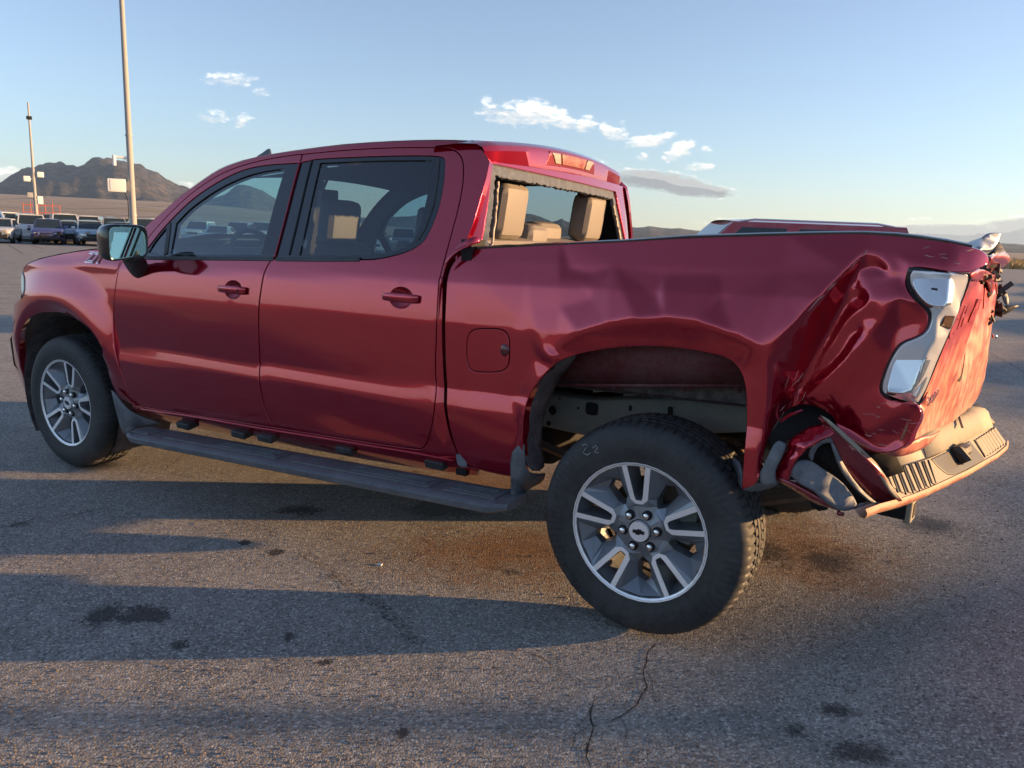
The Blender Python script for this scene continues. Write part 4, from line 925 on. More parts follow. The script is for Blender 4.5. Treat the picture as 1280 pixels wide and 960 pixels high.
# ---- wheels
def rim_mesh():
    R = .268; V = []; Fc = []; MI = []
    def pv(r, a, d): V.append((R*r*math.sin(math.radians(a)), -d, R*r*math.cos(math.radians(a)))); return len(V)-1
    def face(ids, mi): Fc.append(ids); MI.append(mi)
    for k in range(5):
        th = -5-72*k*-1; 
        for sg in (1, -1):
            q = lambda r, a, d: pv(r, th+sg*a, d)
            fl = (lambda ids, mi: face(ids if sg > 0 else ids[::-1], mi))
            # machined arm of the U
            A0, A1, A2 = q(.955, 8.2, -.004), q(.955, 12.8, -.004), q(.965, 0, -.004)
            B0, B1 = q(.50, 7.2, -.020), q(.475, 16.0, -.022)
            C0, C1 = q(.440, 0, -.022), q(.385, 0, -.024); c0b, c1b = q(.445, 5.5, -.022), q(.395, 8.5, -.024)
            fl([A0, A1, B1, B0], 1); fl([B0, B1, c1b, c0b], 1); fl([c0b, c1b, C1, C0], 1)
            # painted flank just inside the machined face
            a0, b0, c0, cc0 = q(.88, 7.8, -.062), q(.53, 6.4, -.062), q(.475, 0, -.060), q(.48, 4.2, -.060)
            fl([A0, B0, b0, a0], 0); fl([B0, c0b, cc0, b0], 0); fl([c0b, C0, c0, cc0], 0)
            ra, rb = q(.945, 7.6, -.020), q(.945, 0, -.020); r0 = q(.88, 0, -.062)
            fl([ra, a0, r0, rb], 0); fl([A0, a0, ra, A0][:3], 0)
            A2b = q(.955, 0, -.004); fl([A0, ra, rb, A2b], 0)
            # inner hole wall
            a0d, b0d, cc0d, c0d, r0d = q(.86, 7.0, -.10), q(.54, 5.4, -.10), q(.49, 3.6, -.10), q(.485, 0, -.10), q(.86, 0, -.10)
            fl([a0, b0, b0d, a0d], 2); fl([b0, cc0, cc0d, b0d], 2); fl([cc0, c0, c0d, cc0d], 2); fl([r0, a0, a0d, r0d], 2)
            # sculpted blade outside the arm
            Dm = q(.70, 24.5, -.048); D0 = q(.745, 27.5, -.062); D1 = q(.50, 26.5, -.052); D2 = q(.42, 33, -.046); D3 = q(.405, 36, -.046)
            E0, E1 = q(.945, 17, -.014), q(.945, 36, -.016); H = q(.80, 36, -.066)
            fl([A1, E0, Dm, B1], 0); fl([E0, D0, Dm], 0); fl([E0, E1, H, D0], 0); fl([B1, Dm, D1], 0); fl([Dm, D0, D1], 0)
            fl([B1, D1, D2, c1b], 0); 
            J = q(.345, 36, -.040); J0 = q(.35, 0, -.030); J1 = q(.35, 14, -.032)
            fl([c1b, D2, D3, J, J1], 0); fl([C1, c1b, J1, J0], 0)
            # outer hole wall
            h0, h1, h2, h3, h4 = q(.735, 28.5, -.10), q(.50, 28, -.10), q(.43, 34, -.10), q(.415, 36, -.10), q(.79, 36, -.10)
            fl([D0, H, h4, h0], 2); fl([D1, D0, h0, h1], 2); fl([D2, D1, h1, h2], 2); fl([D3, D2, h2, h3], 2)
            # hub face
            K0, K1, KJ = q(.17, 0, -.024), q(.17, 14, -.024), q(.17, 36, -.024)
            fl([J0, J1, K1, K0], 0); fl([J1, J, KJ, K1], 0)
            # rim lip
            n = 4
            for i in range(n):
                a, b = 36*i/n, 36*(i+1)/n
                pr = [(.953, -.004), (.985, .001), (1.0, .002), (1.012, -.006), (1.012, -.02)]
                for u, v in zip(pr, pr[1:]):
                    fl([q(u[0], a, u[1]), q(v[0], a, v[1]), q(v[0], b, v[1]), q(u[0], b, u[1])], 1)
                for u, v in (((.945, -.016), (.953, -.004)),):
                    fl([q(u[0], a, u[1]), q(v[0], a, v[1]), q(v[0], b, v[1]), q(u[0], b, u[1])], 0)
    # barrel
    n = 60
    pr = [(1.0, -.006), (.955, -.020), (.925, -.045), (.90, -.10), (.90, -.20), (.97, -.235), (1.0, -.24)]
    for i in range(n):
        a, b = 360*i/n, 360*(i+1)/n
        for u, v in zip(pr, pr[1:]): face([pv(u[0], a, u[1]), pv(v[0], a, v[1]), pv(v[0], b, v[1]), pv(u[0], b, u[1])], 2 if v[1] < -.05 else 0)
    me = D.meshes.new('rim'); me.from_pydata(V, [], Fc); me.update()
    for m in (ALLOY, SATIN, ALLOY): me.materials.append(m)
    for p, mi in zip(me.polygons, MI): p.material_index = mi
    bm = bmesh.new(); bm.from_mesh(me); bmesh.ops.remove_doubles(bm, verts=bm.verts, dist=.0004); bmesh.ops.recalc_face_normals(bm, faces=bm.faces); bm.to_mesh(me); bm.free()
    return me
RIM = rim_mesh()
# note: in rim space +Y points inboard and the outer face looks along -Y
def tyre_mesh():
    prof_ = [(.262, -.001), (.275, .0), (.300, -.006), (.33, -.010), (.355, -.008), (.375, -.002), (.388, .005), (.397, .014), (.404, .024), (.409, .038), (.4105, .050), (.4105, .0505), (.4115, .075), (.412, .0755), (.412, .085), (.413, .0855), (.4135, .110), (.4135, .1105), (.4135, .12), (.4135, .1205)]
    W = .262; half = prof_; full = half+[(r, W-y) for r, y in half[::-1]]
    groove = {11: 0, 13: .009, 14: .009, 16: 0, 17: .009, 18: .009}
    n = 360; V = []; Fc = []; m = len(full)
    for i in range(n):
        a = 2*math.pi*i/n; ph = i % 5
        for j, (r, y) in enumerate(full):
            jj = j if j < len(half) else m-1-j; dr = 0; rib = (.0016 if (jj in (4, 5) and i % 4 < 2) else 0)+(.0022 if jj == 2 else 0)
            if 13 <= jj <= 14 or 17 <= jj <= 18: dr = .009
            lat = (i+(3 if jj in (9, 10) else 0)+(jj % 2)+(0 if j < len(half) else 2)) % 5 == 0
            if jj in (8, 9, 10, 11, 12) and ph == (0 if j < len(half) else 2): dr = max(dr, .006 if jj > 8 else .003)
            if jj in (15, 16) and (i % 5) == 3: dr = max(dr, .006)
            if jj in (5, 6, 7): 
                if (i//5) % 2 == 0 and ph != 0: dr -= .0008
            if jj == 19: dr = .0
            yy = y+(.0012*math.sin(a*90) if jj > 12 else 0)-(rib if j < len(half) else -rib)
            s = 1.0 if True else 0
            if jj == 3 and (math.sin(a*3) > .2): yy += (-.0012 if j < len(half) else .0012)
            V.append(((r-dr)*math.sin(a), yy, (r-dr)*math.cos(a)))
    for i in range(n):
        for j in range(m-1): a, b = i*m+j, ((i+1) % n)*m+j; Fc.append((a, a+1, b+1, b))
    me = D.meshes.new('tyre'); me.from_pydata(V, [], Fc); me.update()
    bm = bmesh.new(); bm.from_mesh(me); bmesh.ops.recalc_face_normals(bm, faces=bm.faces); bm.to_mesh(me); bm.free()
    for p in me.polygons: p.use_smooth = True
    me.materials.append(RUBBER); autosmooth(me, 32); return me
TYRE = tyre_mesh()
def bowtie(m, par):
    pts = [(-.021, -.0065), (-.0085, -.0065), (-.0085, -.011), (.0085, -.011), (.0085, -.0065), (.024, -.0065), (.021, .0065), (.0085, .0065), (.0085, .011), (-.0085, .011), (-.0085, .0065), (-.024, .0065)]
    bm = bmesh.new(); lo = [bm.verts.new((a+.35*b, .012, b)) for a, b in pts]; hi = [bm.verts.new((a+.35*b, .0165-.0075, b)) for a, b in pts]
    bm.faces.new(hi)
    for i in range(12): bm.faces.new((lo[i], lo[(i+1) % 12], hi[(i+1) % 12], hi[i]))
    bmesh.ops.recalc_face_normals(bm, faces=bm.faces); return from_bm('emblem', bm, m, par, smooth=False)
def wheel(name, c, toe, camber, sg, spin):
    """c: centre of the outer rim plane; sg -1 left side, +1 right side"""
    h = D.objects.new(name, None); COL.objects.link(h); h.parent = truck
    M = Matrix.Translation(c) @ Matrix.Rotation(-toe, 4, 'Z') @ Matrix.Rotation(camber, 4, 'X')
    if sg > 0: M = M @ Matrix.Rotation(math.pi, 4, 'Z')
    M = M @ Matrix.Rotation(spin, 4, 'Y')
    h.matrix_world = M; h.matrix_local = M
    for nm, me in (('tyre', TYRE), ('rim', RIM)):
        o = D.objects.new(nm, me); COL.objects.link(o); o.parent = h
    bm = bmesh.new(); bmesh.ops.create_cone(bm, segments=36, radius1=.0405, radius2=.0385, depth=.016, cap_ends=True, matrix=Matrix.Translation((0, .020, 0)) @ Matrix.Rotation(R_(90), 4, 'X')); cc_ = from_bm('centre_cap', bm, SATIN, h)
    bowtie(BLACKGLOSS, h)
    for k in range(6):
        a = math.radians(10+60*k); x, z = .0685*math.cos(a), .0685*math.sin(a)
        bm = bmesh.new()
        tube_bm(bm, [(x, .036, z), (x, .020, z), (x, .012, z), (x, .008, z)], [.0125, .0125, .011, .004], 12); bmesh.ops.recalc_face_normals(bm, faces=bm.faces); from_bm('lug_nut', bm, CHROME, h)
        bm = bmesh.new(); tube_bm(bm, [(x, .036, z), (x, .0237, z)], .0185, 16); bmesh.ops.recalc_face_normals(bm, faces=bm.faces); from_bm('lug_recess', bm, DARK, h)
    bm = bmesh.new(); bmesh.ops.create_cone(bm, segments=48, radius1=.175, radius2=.175, depth=.03, cap_ends=True, matrix=Matrix.Translation((0, .155, 0)) @ Matrix.Rotation(R_(90), 4, 'X')); from_bm('brake_disc', bm, RUSTY, h)
    bm = bmesh.new(); bmesh.ops.create_cone(bm, segments=32, radius1=.085, radius2=.085, depth=.06, cap_ends=True, matrix=Matrix.Translation((0, .118, 0)) @ Matrix.Rotation(R_(90), 4, 'X')); from_bm('hub', bm, RUSTY, h)
    bm = bmesh.new(); bm_box(bm, (.15, .15, .04), (.07, .10, .17), Matrix.Rotation(R_(10), 3, 'Y'), .015); from_bm('brake_caliper', bm, FRAME, h)
    return h
wheel('wheel', Vector((0.0, -.985, .412)), .007, 0, -1, R_(20))
wheel('wheel', Vector((3.742, -1.026, .460)), .032, .028, -1, 0)
wheel('wheel', Vector((0.0, .985, .412)), 0, 0, 1, R_(33))
wheel('wheel', Vector((3.90, .99, .455)), 0, 0, 1, R_(50))
# front wheelhouse, dark liner
bm = bmesh.new()
for s in (-1, 1):
    G_ = []
    for a in np.linspace(-35, 215, 26):
        r = .50; G_.append([(r*math.cos(R_(a)), s*yv, .45+r*math.sin(R_(a))) for yv in (.955, .60)])
    grid_mesh('wheelhouse_liner', G_, LINER, truck); box('wheelhouse_wall', (0, s*.58, .75), (1.1, .04, .7), DARK, truck)
bm.free()
tube('front_axle', [(0, -.8, .41), (0, .8, .41)], .04, RUSTY, truck, 10)

# ---- front end (seen only from the side)
G = []
for s in np.linspace(-1, 1, 21):
    b = 1-abs(s)**3; G.append([(-.62-.33*b, s*.80, 1.17+.02*b), (-.70-.33*b, s*.82, 1.05), (-.72-.34*b, s*.85, .85), (-.78-.32*b, s*.88, .72), (-.76-.32*b, s*.88, .55), (-.62-.36*b, s*.86, .42)])
grid_mesh('front_fascia', G, TRIMBLK, truck, sharp=30)
box('front_bumper', (-1.05, 0, .66), (.12, 1.1, .2), CHROME, truck, bev=.04)

# ---- running board, brackets and mud flaps
def rb(sg):
    G = []; xs = np.linspace(.80, 3.235, 60)
    for x in xs:
        t = (x-xs[0])/(xs[-1]-xs[0]); z = .385+.106*t-.0; e = min(1, (x-xs[0])/.12+.25, (xs[-1]-x)/.10+.30); oy = -1.155+.05*(1-e); th = .052*(.55+.45*e)
        pr = [(-.955, z-th), (-.955, z+.0), (-.985, z+.004), (oy+.045, z+.002), (oy+.012, z-.004), (oy, z-.016), (oy+.004, z-th*.75), (oy+.03, z-th)]
        G.append([(x, y, zz) if sg < 0 else (x, -y, zz) for y, zz in pr])
    o = grid_mesh('running_board', G, BOARD, truck, closed=True, sharp=35)
    bm = bmesh.new(); bm.from_mesh(o.data); bm.verts.ensure_lookup_table()
    for rw in (0, len(G)-1): bm.faces.new([bm.verts[rw*8+k] for k in range(8)])
    bmesh.ops.recalc_face_normals(bm, faces=bm.faces); bm.to_mesh(o.data); bm.free(); autosmooth(o.data, 35)
    if sg > 0: return o
    zt_ = lambda x: .385+.106*(x-.8)/2.435+.006
    for a, b in ((.83, .98), (1.10, 1.95), (2.05, 2.85), (2.92, 3.17)):
        M = Matrix.Rotation(-math.atan(.106/2.435), 3, 'Y'); x = (a+b)/2
        pd = box('step_pad', (x, -1.055, zt_(x)-.001), (b-a, .105, .008), BOARD, o, rot=M, bev=.003)
        L = min(.42, (b-a)*.8)
        for k in range(4): 
            xx = b-.03-L/2 if b < 3 else x
            box('grip_rib', (xx, -1.085+k*.02, zt_(xx)+.005), (L, .006, .007), BOARD, pd, rot=M)
    return o
rb(-1); rb(1)
for px, py in ((231, 533), (300, 544), (333, 549), (432, 564), (545, 582)):
    p = P(px, py, y=-.97); bm = bmesh.new(); bm_box(bm, (p[0], -.86, p[2]+.03), (.10, .26, .035), Matrix.Rotation(R_(12), 3, 'X'), .006); from_bm('board_bracket', bm, TRIMBLK, truck)
crump('mud_flap', [(139, 488, -1.015), (145, 492, -1.02), (152, 505, -1.02), (164, 516, -1.01), (183, 524, -.95), (200, 528, -.90), (200, 533, -.90), (172, 532, -.97), (156, 543, -1.02), (152, 541, -1.025), (144, 512, -1.025)], BOARD, truck, sub=1, th=.008)
crump('mud_flap', [(637, 558, -1.02), (655, 556, -1.015), (656, 590, -1.01), (670, 594, -.93), (682, 592, -.86), (680, 604, -.86), (655, 612, -.95), (652, 630, -1.0), (648, 634, -1.01), (641, 631, -1.02), (638, 600, -1.02), (648, 600, -1.03)], BOARD, truck, nout=11, sub=1, th=.008)
crump('mud_flap', [(910, 572, -.88), (926, 573, -1.0), (927, 606, -1.0), (960, 604, -.95), (974, 598, -.9), (976, 607, -.9), (950, 615, -.95), (926, 616, -1.0), (920, 600, -.95)], BOARD, truck, sub=1, th=.006)

# ---- door mirror
G = []; cz, cy = 1.418, -1.135
for t, (x, w_, h_) in enumerate(((.79, .01, .01), (.795, .09, .06), (.82, .175, .13), (.86, .212, .165), (.90, .222, .175), (.935, .222, .175), (.945, .212, .166), (.944, .200, .154), (.930, .198, .152))):
    row = []
    for a in np.linspace(0, 2*math.pi, 41)[:-1]:
        cx_ = np.sign(math.cos(a))*abs(math.cos(a))**.42; sx_ = np.sign(math.sin(a))*abs(math.sin(a))**.42
        row.append((x+.05*(cy+w_/2*cx_-cy)*1.2, cy+w_/2*cx_, cz+h_/2*sx_-.02*(cx_ < 0)*abs(cx_)*(sx_ < 0)))
    G.append(row)
mh = grid_mesh('door_mirror', G, BLACKGLOSS, truck, closed=True, sharp=40)
V = [np.array(p)+np.array([-.006-.09*(p[2]-cz)+.10*(p[1]-cy), 0, 0]) for p in G[-1]]; c_ = np.mean(V, 0)
mg = mesh('mirror_glass', V+[c_], [(i, (i+1) % 40, 40) for i in range(40)], MIRROR, mh, smooth=False)
crump('mirror_stalk', [(151, 322, -1.10), (168, 322, -1.13), (182, 323, -1.05), (186, 330, -.99), (182, 343, -.985), (175, 349, -.985), (167, 347, -1.0), (158, 336, -1.04), (172, 334, -1.06)], TRIMBLK, truck, nout=8, sub=1, th=.06)

# ---- tail lamp (surface given by its distance at each traced point)
def pxsurf(ctrl, sig=2.2, res=1.0):
    xs = [c[0] for c in ctrl]; ys = [-c[1] for c in ctrl]
    T = Tin([(a, -b, c) for a, b, c in ctrl], min(xs)-12, max(xs)+12, min(ys)-12, max(ys)+12, res, sig, default=None)
    return lambda off=0.: (lambda u, v: tuple(P(u, -v, y=T(u, v)+off)))
def up(pxs): return [(a, -b) for a, b in pxs]
tl = pxsurf([(1133, 336, -.965), (1128, 355, -.965), (1150, 337, -.965), (1190, 342, -.955), (1213, 344, -.86), (1212, 348, -.855), (1200, 380, -.86), (1188, 345, -.95), (1185, 378, -.95), (1160, 392, -.955), (1156, 415, -.955), (1172, 395, -.95), (1196, 397, -.87), (1186, 420, -.875), (1175, 445, -.875),
             (1115, 445, -.955), (1100, 485, -.945), (1105, 497, -.945), (1148, 506, -.87), (1160, 485, -.87), (1140, 490, -.93), (1160, 440, -.95), (1170, 425, -.945), (1125, 430, -.958)], 2.0)
lamp_px = px2(1141, 338, 1165, 338, 1190, 342, 1211, 344, 1212, 350, 1205, 372, 1197, 397, 1186, 421, 1174, 448, 1166, 468, 1159, 487, 1149, 504, 1130, 503, 1107, 494, 1102, 486, 1108, 465, 1118, 443, 1128, 430, 1147, 423, 1160, 415, 1165, 402, 1165, 388, 1150, 374, 1139, 358, 1137, 345)
CHROME_T = dusty('lamp_reflector', (.86, .87, .88), .16, .1, (.5, .46, .4), metal=.45, scale=25)
cxx, cyy = 1152, 420
gask = [(a+(3.5 if False else 0), b) for a, b in lamp_px]
big = px2(1136, 334, 1165, 333, 1192, 338, 1213, 342, 1214, 352, 1150, 507, 1130, 508, 1104, 499, 1097, 487, 1104, 464, 1114, 440, 1125, 426, 1145, 418, 1156, 411, 1160, 400, 1159, 391, 1146, 378, 1134, 361, 1132, 344)
tail = panel('tail_light', up(lamp_px), tl(-.004), CHROME_T, truck, step=2.0, rnd=.006, rin=1.6, flange=.03, ang=50)
panel('lamp_gasket', up(big), tl(.012), BLACKGLOSS, tail, step=5, rnd=.002, flange=.03)
def lens(name, pxs, m, off=-.016, ed=.6, st=2.5):
    vm = -np.mean([q[1] for q in pxs]); F1 = tl(off); F0 = (lambda u, v: tuple(P(u, -v, y=F1(u, v)[1]+(v-vm)*.0009))); return panel(name, up(pxs), F0, m, tail, step=st, rnd=.009, rin=1.7, flange=.036, ang=60, smooth_it=2)
LENS = dusty('clear_lens', (.88, .87, .84), .08, .06, (.6, .5, .4), metal=.85, scale=30)
lens('lamp_lens', px2(1141, 344, 1147, 341, 1192, 347, 1196, 352, 1192, 380, 1187, 384, 1163, 383, 1148, 370, 1140, 355), LENS)
lens('lamp_lens', px2(1123, 440, 1143, 429, 1168, 433, 1168, 444, 1156, 472, 1144, 490, 1137, 494, 1110, 490, 1108, 484, 1116, 456), LENS)
lens('reverse_lamp', px2(1181, 391, 1196, 394, 1190, 412, 1176, 408), dusty('smoked_lens', (.10, .05, .03), .12, .1), -.010)
for k in range(3):
    x0_ = 1146+k*5; lens('lamp_rib', px2(x0_, 452-k*2, x0_+3, 450-k*2, x0_+1-3, 486-k*5, x0_-8, 488-k*5), LENS, -.026+.002*k, st=1.2) if k else None
lens('lamp_step', px2(1150, 486, 1162, 455, 1169, 448, 1158, 482, 1148, 500, 1144, 497), LENS, -.010)
lens('lamp_slot', px2(1164, 345, 1169, 346, 1169, 348, 1164, 347), DARK, -.0165, st=1.5) if False else None
for a, b in ((1166, 361), (1170, 361.6)):
    p = P(a, b, y=-.972); box('lamp_marking', p, (.008, .004, .006), DARK, tail)

# ---- tailgate: bent sheet in the (y, z) plane
tgp = [(-.86, 1.47, 4.672), (-.86, 1.2, 4.615), (-.86, 1.0, 4.575), (-.86, .88, 4.56), (.84, 1.50, 4.79), (.84, 1.3, 4.80), (.84, 1.09, 4.80), (.84, .80, 4.79),
       (0, 1.48, 4.735), (0, .82, 4.69), (-.4, 1.42, 4.70), (.4, 1.45, 4.745), (-.55, 1.30, 4.655), (-.2, 1.34, 4.73), (.2, 1.38, 4.73), (.5, 1.34, 4.79),
       (-.7, 1.12, 4.60), (-.35, 1.18, 4.665), (0, 1.24, 4.685), (.4, 1.28, 4.77), (-.5, 1.05, 4.63), (-.2, 1.08, 4.69), (.2, 1.1, 4.74), (.5, 1.12, 4.79), (-.35, .95, 4.625), (0, .95, 4.715), (.4, .95, 4.755), (.65, .95, 4.80), (-.6, .88, 4.585), (.25, .84, 4.72)]
TG = Tin(tgp, -.95, .95, .7, 1.6, .01, .022, default=None)
def TF(u, v): return (TG(u, v)+.0035*noise.noise(Vector((u*9, v*22, 3))), u, v)
TGM = paint_mat('tailgate_paint', (.36, .012, .03), (.40, .22, .15), .0)
_g = NB(TGM); _b = _g.b
_v = _g.coord((1, 9, 3.5)); _s1 = _g.noise(_v, 2.6, 6, .6); _v2 = _g.coord((1, 9, 3)); _s2 = _g.noise(_v2, 4, 6, .7)
_old = _b.inputs['Base Color'].links[0].from_socket
_sp = _g.n('ShaderNodeSeparateXYZ'); _g.l(_g.coord(), _sp.inputs[0]); _lowd = _g.ramp(_g.mth('MULTIPLY_ADD', _sp.outputs[1], -.10, _sp.outputs[2]), 1.30, 1.08, .12, .88)
_f = _g.mth('ADD', _g.mth('MULTIPLY', _g.ramp(_s1, .35, .70, .35, 1), _lowd), _g.ramp(_s2, .60, .70, 0, .30), clamp=True)
_g.l(_g.mix(_f, _old, (.42, .24, .15)), _b.inputs['Base Color']); 
_g.l(_g.mth('MULTIPLY_ADD', _f, -.62, .62, clamp=True), _b.inputs['Metallic']); _g.l(_g.mth('MULTIPLY_ADD', _f, -.8, .8, clamp=True), _b.inputs['Coat Weight']); _g.l(_g.mth('MULTIPLY_ADD', _f, .3, .4), _b.inputs['Roughness'])
tgo = [(-.845, 1.475), (-.85, 1.30), (-.86, 1.1), (-.865, .95), (-.85, .885), (-.7, .870), (-.45, .862), (-.2, .845), (0, .83), (.3, .815), (.62, .80), (.72, .82), (.79, .88), (.81, 1.0), (.80, 1.1), (.775, 1.13), (.81, 1.17), (.825, 1.28), (.82, 1.36), (.72, 1.37), (.60, 1.33), (.50, 1.36), (.42, 1.42), (.28, 1.40), (.15, 1.44), (-.1, 1.46), (-.4, 1.47), (-.62, 1.485)]
tg = panel('tailgate', tgo, TF, TGM, truck, step=.022, rnd=.004, flange=.05, ang=60)
# pressed lettering and worn badges
def rear_frame(u, v, off=.003):
    e = .02; a = (np.array(TF(u+e, v))-np.array(TF(u-e, v))); b = np.array(TF(u, v+e))-np.array(TF(u, v-e)); a /= np.linalg.norm(a); n_ = np.cross(a, b); n_ /= np.linalg.norm(n_); b = np.cross(n_, a); o = np.array(TF(u, v))+n_*off
    return Matrix([[a[i], b[i], n_[i], o[i]] for i in range(3)]+[[0, 0, 0, 1]])
for i, ch in enumerate('CHEVROLET'):
    u = -.54+i*.135; text_mesh('embossed_letter', ch, .125, TGM, tg, rear_frame(u, 1.265+.02*math.sin(i)+.012*i, .002) @ Matrix.Rotation(.12*math.sin(i*2.3), 4, 'Z'), .0018, .002)
for i, ch in enumerate('SILVERADO'):
    u = -.80+i*.045; text_mesh('badge_letter', ch, .046, CHROME if i > 4 else SATIN, tg, rear_frame(u, .985+.004*i, .004) @ Matrix.Rotation(.10*math.sin(i*1.9), 4, 'Z'), .003, .001)
tear = [(-.16, 1.03), (-.05, 1.07), (.02, 1.12), (-.04, 1.06), (-.12, 1.02)]
panel('tear', tear, lambda u, v: (TF(u, v)[0]+.003, u, v), DARK, tg, step=.03, rnd=.001, flange=.002, smooth_it=1)
glint = P(1236, 455, y=.80); bm = bmesh.new(); bmesh.ops.create_uvsphere(bm, u_segments=10, v_segments=8, radius=.012, matrix=Matrix.Translation((4.815, .785, 1.13))); from_bm('glint_bead', bm, CHROME, tg)  # small chrome bead standing for a glint at the tailgate edge
# torn upper edge of the tailgate, latch and handle remains at the far corner
TORN = PAINT
crump('tailgate_top_skin', [(1238, 322, -.80), (1246, 318, -.2), (1256, 314, .5), (1263, 320, .80), (1263, 327, .85), (1254, 334, .85), (1247, 340, .80), (1240, 344, .5), (1233, 337, -.2), (1240, 332, .2)], TGM, truck, nout=9, sub=2, th=.01)
crump('tailgate_corner_skin', [(1211, 342, -.82), (1222, 338, -.80), (1232, 336, -.6), (1240, 344, -.1), (1246, 343, .5), (1247, 352, .7), (1247, 368, .75), (1241, 372, .5), (1238, 352, .2), (1228, 350, -.5), (1214, 352, -.82)], TGM, truck, sub=2, th=.01)
def debris(name, px, py, y, s, n, m, seed, stretch=(1, 1, 1)):
    random.seed(seed); bm = bmesh.new(); p = P(px, py, y=y)
    for _ in range(n):
        c = Vector(p)+Vector((random.uniform(-1, 1)*stretch[0], random.uniform(-1, 1)*stretch[1], random.uniform(-1, 1)*stretch[2]))*s
        M = Matrix.Rotation(random.uniform(0, 6), 3, Vector((random.random(), random.random(), random.random()+.01)).normalized())
        bm_box(bm, c, (random.uniform(.2, 1.2)*s, random.uniform(.1, .7)*s, random.uniform(.04, .35)*s), M, .004)
    return from_bm(name, bm, m, truck, sharp=25)
DM = dusty('broken_plastic', (.02, .018, .018), .5, .5, (.14, .10, .08))
debris('latch_remains', 1234, 352, .4, .065, 14, DM, 3, (.5, 1.2, 1)); debris('latch_remains', 1226, 343, -.4, .04, 8, DM, 5, (.4, 1.2, .8)); debris('handle_remains', 1246, 378, .80, .065, 16, DM, 8, (.5, .5, 1.2)); debris('latch_remains', 1239, 398, .45, .035, 7, DM, 11, (.5, 1, 1))
crump('broken_trim', [(1240, 388, .82), (1252, 384, .84), (1262, 382, .86), (1274, 382, .9), (1266, 388, .88), (1256, 394, .86), (1246, 394, .84)], DM, truck, sub=1, th=.012)
crump('broken_trim', [(1252, 362, .84), (1258, 362, .86), (1262, 376, .87), (1260, 382, .87), (1255, 378, .85)], PLASTIC, truck, sub=1, th=.008)
crump('corner_bracket', [(1204, 306, .70), (1216, 300, .74), (1228, 297, .80), (1233, 293, .82), (1240, 291, .84), (1251, 292, .88), (1249, 300, .88), (1243, 311, .84), (1234, 313, .6), (1226, 311, .3), (1214, 309, .5)], dusty('bracket_steel', (.35, .37, .40), .3, .4, metal=.8), truck, sub=2, th=.012)
crump('corner_bracket', [(1236, 317, .2), (1243, 311, .84), (1249, 302, .9), (1254, 310, .92), (1259, 318, .92), (1248, 319, .8)], DM, truck, sub=0, th=.008)
crump('corner_gap', [(1234, 320, -.3), (1248, 319, .6), (1255, 326, .8), (1248, 332, .5), (1240, 336, .0), (1236, 330, -.3)], DARK, truck, sub=0, th=.01)
tube('loose_wire', [P(1259, 324, y=.88), P(1260, 330, y=.88), P(1259.5, 336, y=.89)], .003, WHITELENS, truck, 5)
tube('loose_wire', [P(1222, 338, y=-.6), P(1230, 342, y=-.3), P(1238, 336, y=.2), P(1248, 330, y=.8)], .004, WHITELENS, truck, 5)

# scratches and chipped paint on the folds
SCR = dusty('scratched_paint', (.42, .20, .20), .6, .6, (.5, .42, .38)); random.seed(12)
for k in range(34):
    if k < 12: cx0, cy0, an = random.uniform(1060, 1140), random.uniform(500, 556), random.uniform(-.5, .2)
    elif k < 22: cx0, cy0, an = random.uniform(966, 1010), random.uniform(470, 520), random.uniform(.8, 1.3)
    elif k < 28: t = random.random(); cx0, cy0, an = 1000+84*t, 398-84*t, .78
    else: cx0, cy0, an = random.uniform(1120, 1210), random.uniform(300, 330), random.uniform(-.3, .2)
    Ls = random.uniform(5, 22); pts_ = [(cx0+Ls*t*math.cos(an)+random.uniform(-.8, .8), cy0-Ls*t*math.sin(an)+random.uniform(-.8, .8)) for t in (0, .33, .66, 1)]
    V = []; wd = random.uniform(.0006, .0018)
    for i, (a, b) in enumerate(pts_):
        x, z = S(a, b, bed_y); y = bed_y(x, z)-.0012; ww = wd*(.3 if i in (0, 3) else 1); V += [(x-math.sin(an)*ww, y, z+math.cos(an)*ww), (x+math.sin(an)*ww, y, z-math.cos(an)*ww)]
    mesh('scratch', V, [(2*i, 2*i+1, 2*i+3, 2*i+2) for i in range(3)], SCR, bed, smooth=False)
# chalk scrawl on the rear tyre
for pts_ in (px2(728, 557, 732, 555, 735, 558, 731, 562, 729, 566, 734, 569, 738, 566), px2(741, 560, 745, 557, 747, 560, 743, 565, 748, 566)):
    tube('chalk_mark', [P(a, b, y=-1.039) for a, b in pts_], .0022, mat('chalk', (.30, .31, .31), .9), truck, 4)
# ---- dark hollow behind the torn corner
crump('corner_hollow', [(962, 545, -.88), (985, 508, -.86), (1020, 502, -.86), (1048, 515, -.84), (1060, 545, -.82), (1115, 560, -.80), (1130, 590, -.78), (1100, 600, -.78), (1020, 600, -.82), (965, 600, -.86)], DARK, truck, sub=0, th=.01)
crump('torn_inner_skin', [(1050, 545, -.93), (1062, 548, -.94), (1086, 559, -.93), (1110, 566, -.90), (1128, 562, -.88), (1150, 545, -.80), (1165, 546, -.7), (1176, 538, -.6), (1160, 560, -.72), (1132, 570, -.86), (1118, 572, -.88), (1090, 565, -.92)], TGM, truck, sub=2, th=.005)
crump('tail_corner_skin', [(1147, 506, -.86), (1152, 504, -.85), (1160, 490, -.84), (1158, 512, -.83), (1148, 535, -.82), (1140, 555, -.84), (1126, 563, -.88), (1124, 552, -.93), (1132, 540, -.94), (1138, 520, -.935), (1135, 510, -.945), (1146, 530, -.86), (1136, 552, -.875)], TGM, truck, nout=11, sub=2, th=.005)
for pts_ in ([(975, 527, -.93), (988, 518, -.93), (1003, 513, -.92)],):
    tube('torn_seam', [P(a, b, y=c) for a, b, c in pts_], .005, PAINT, truck, 5)

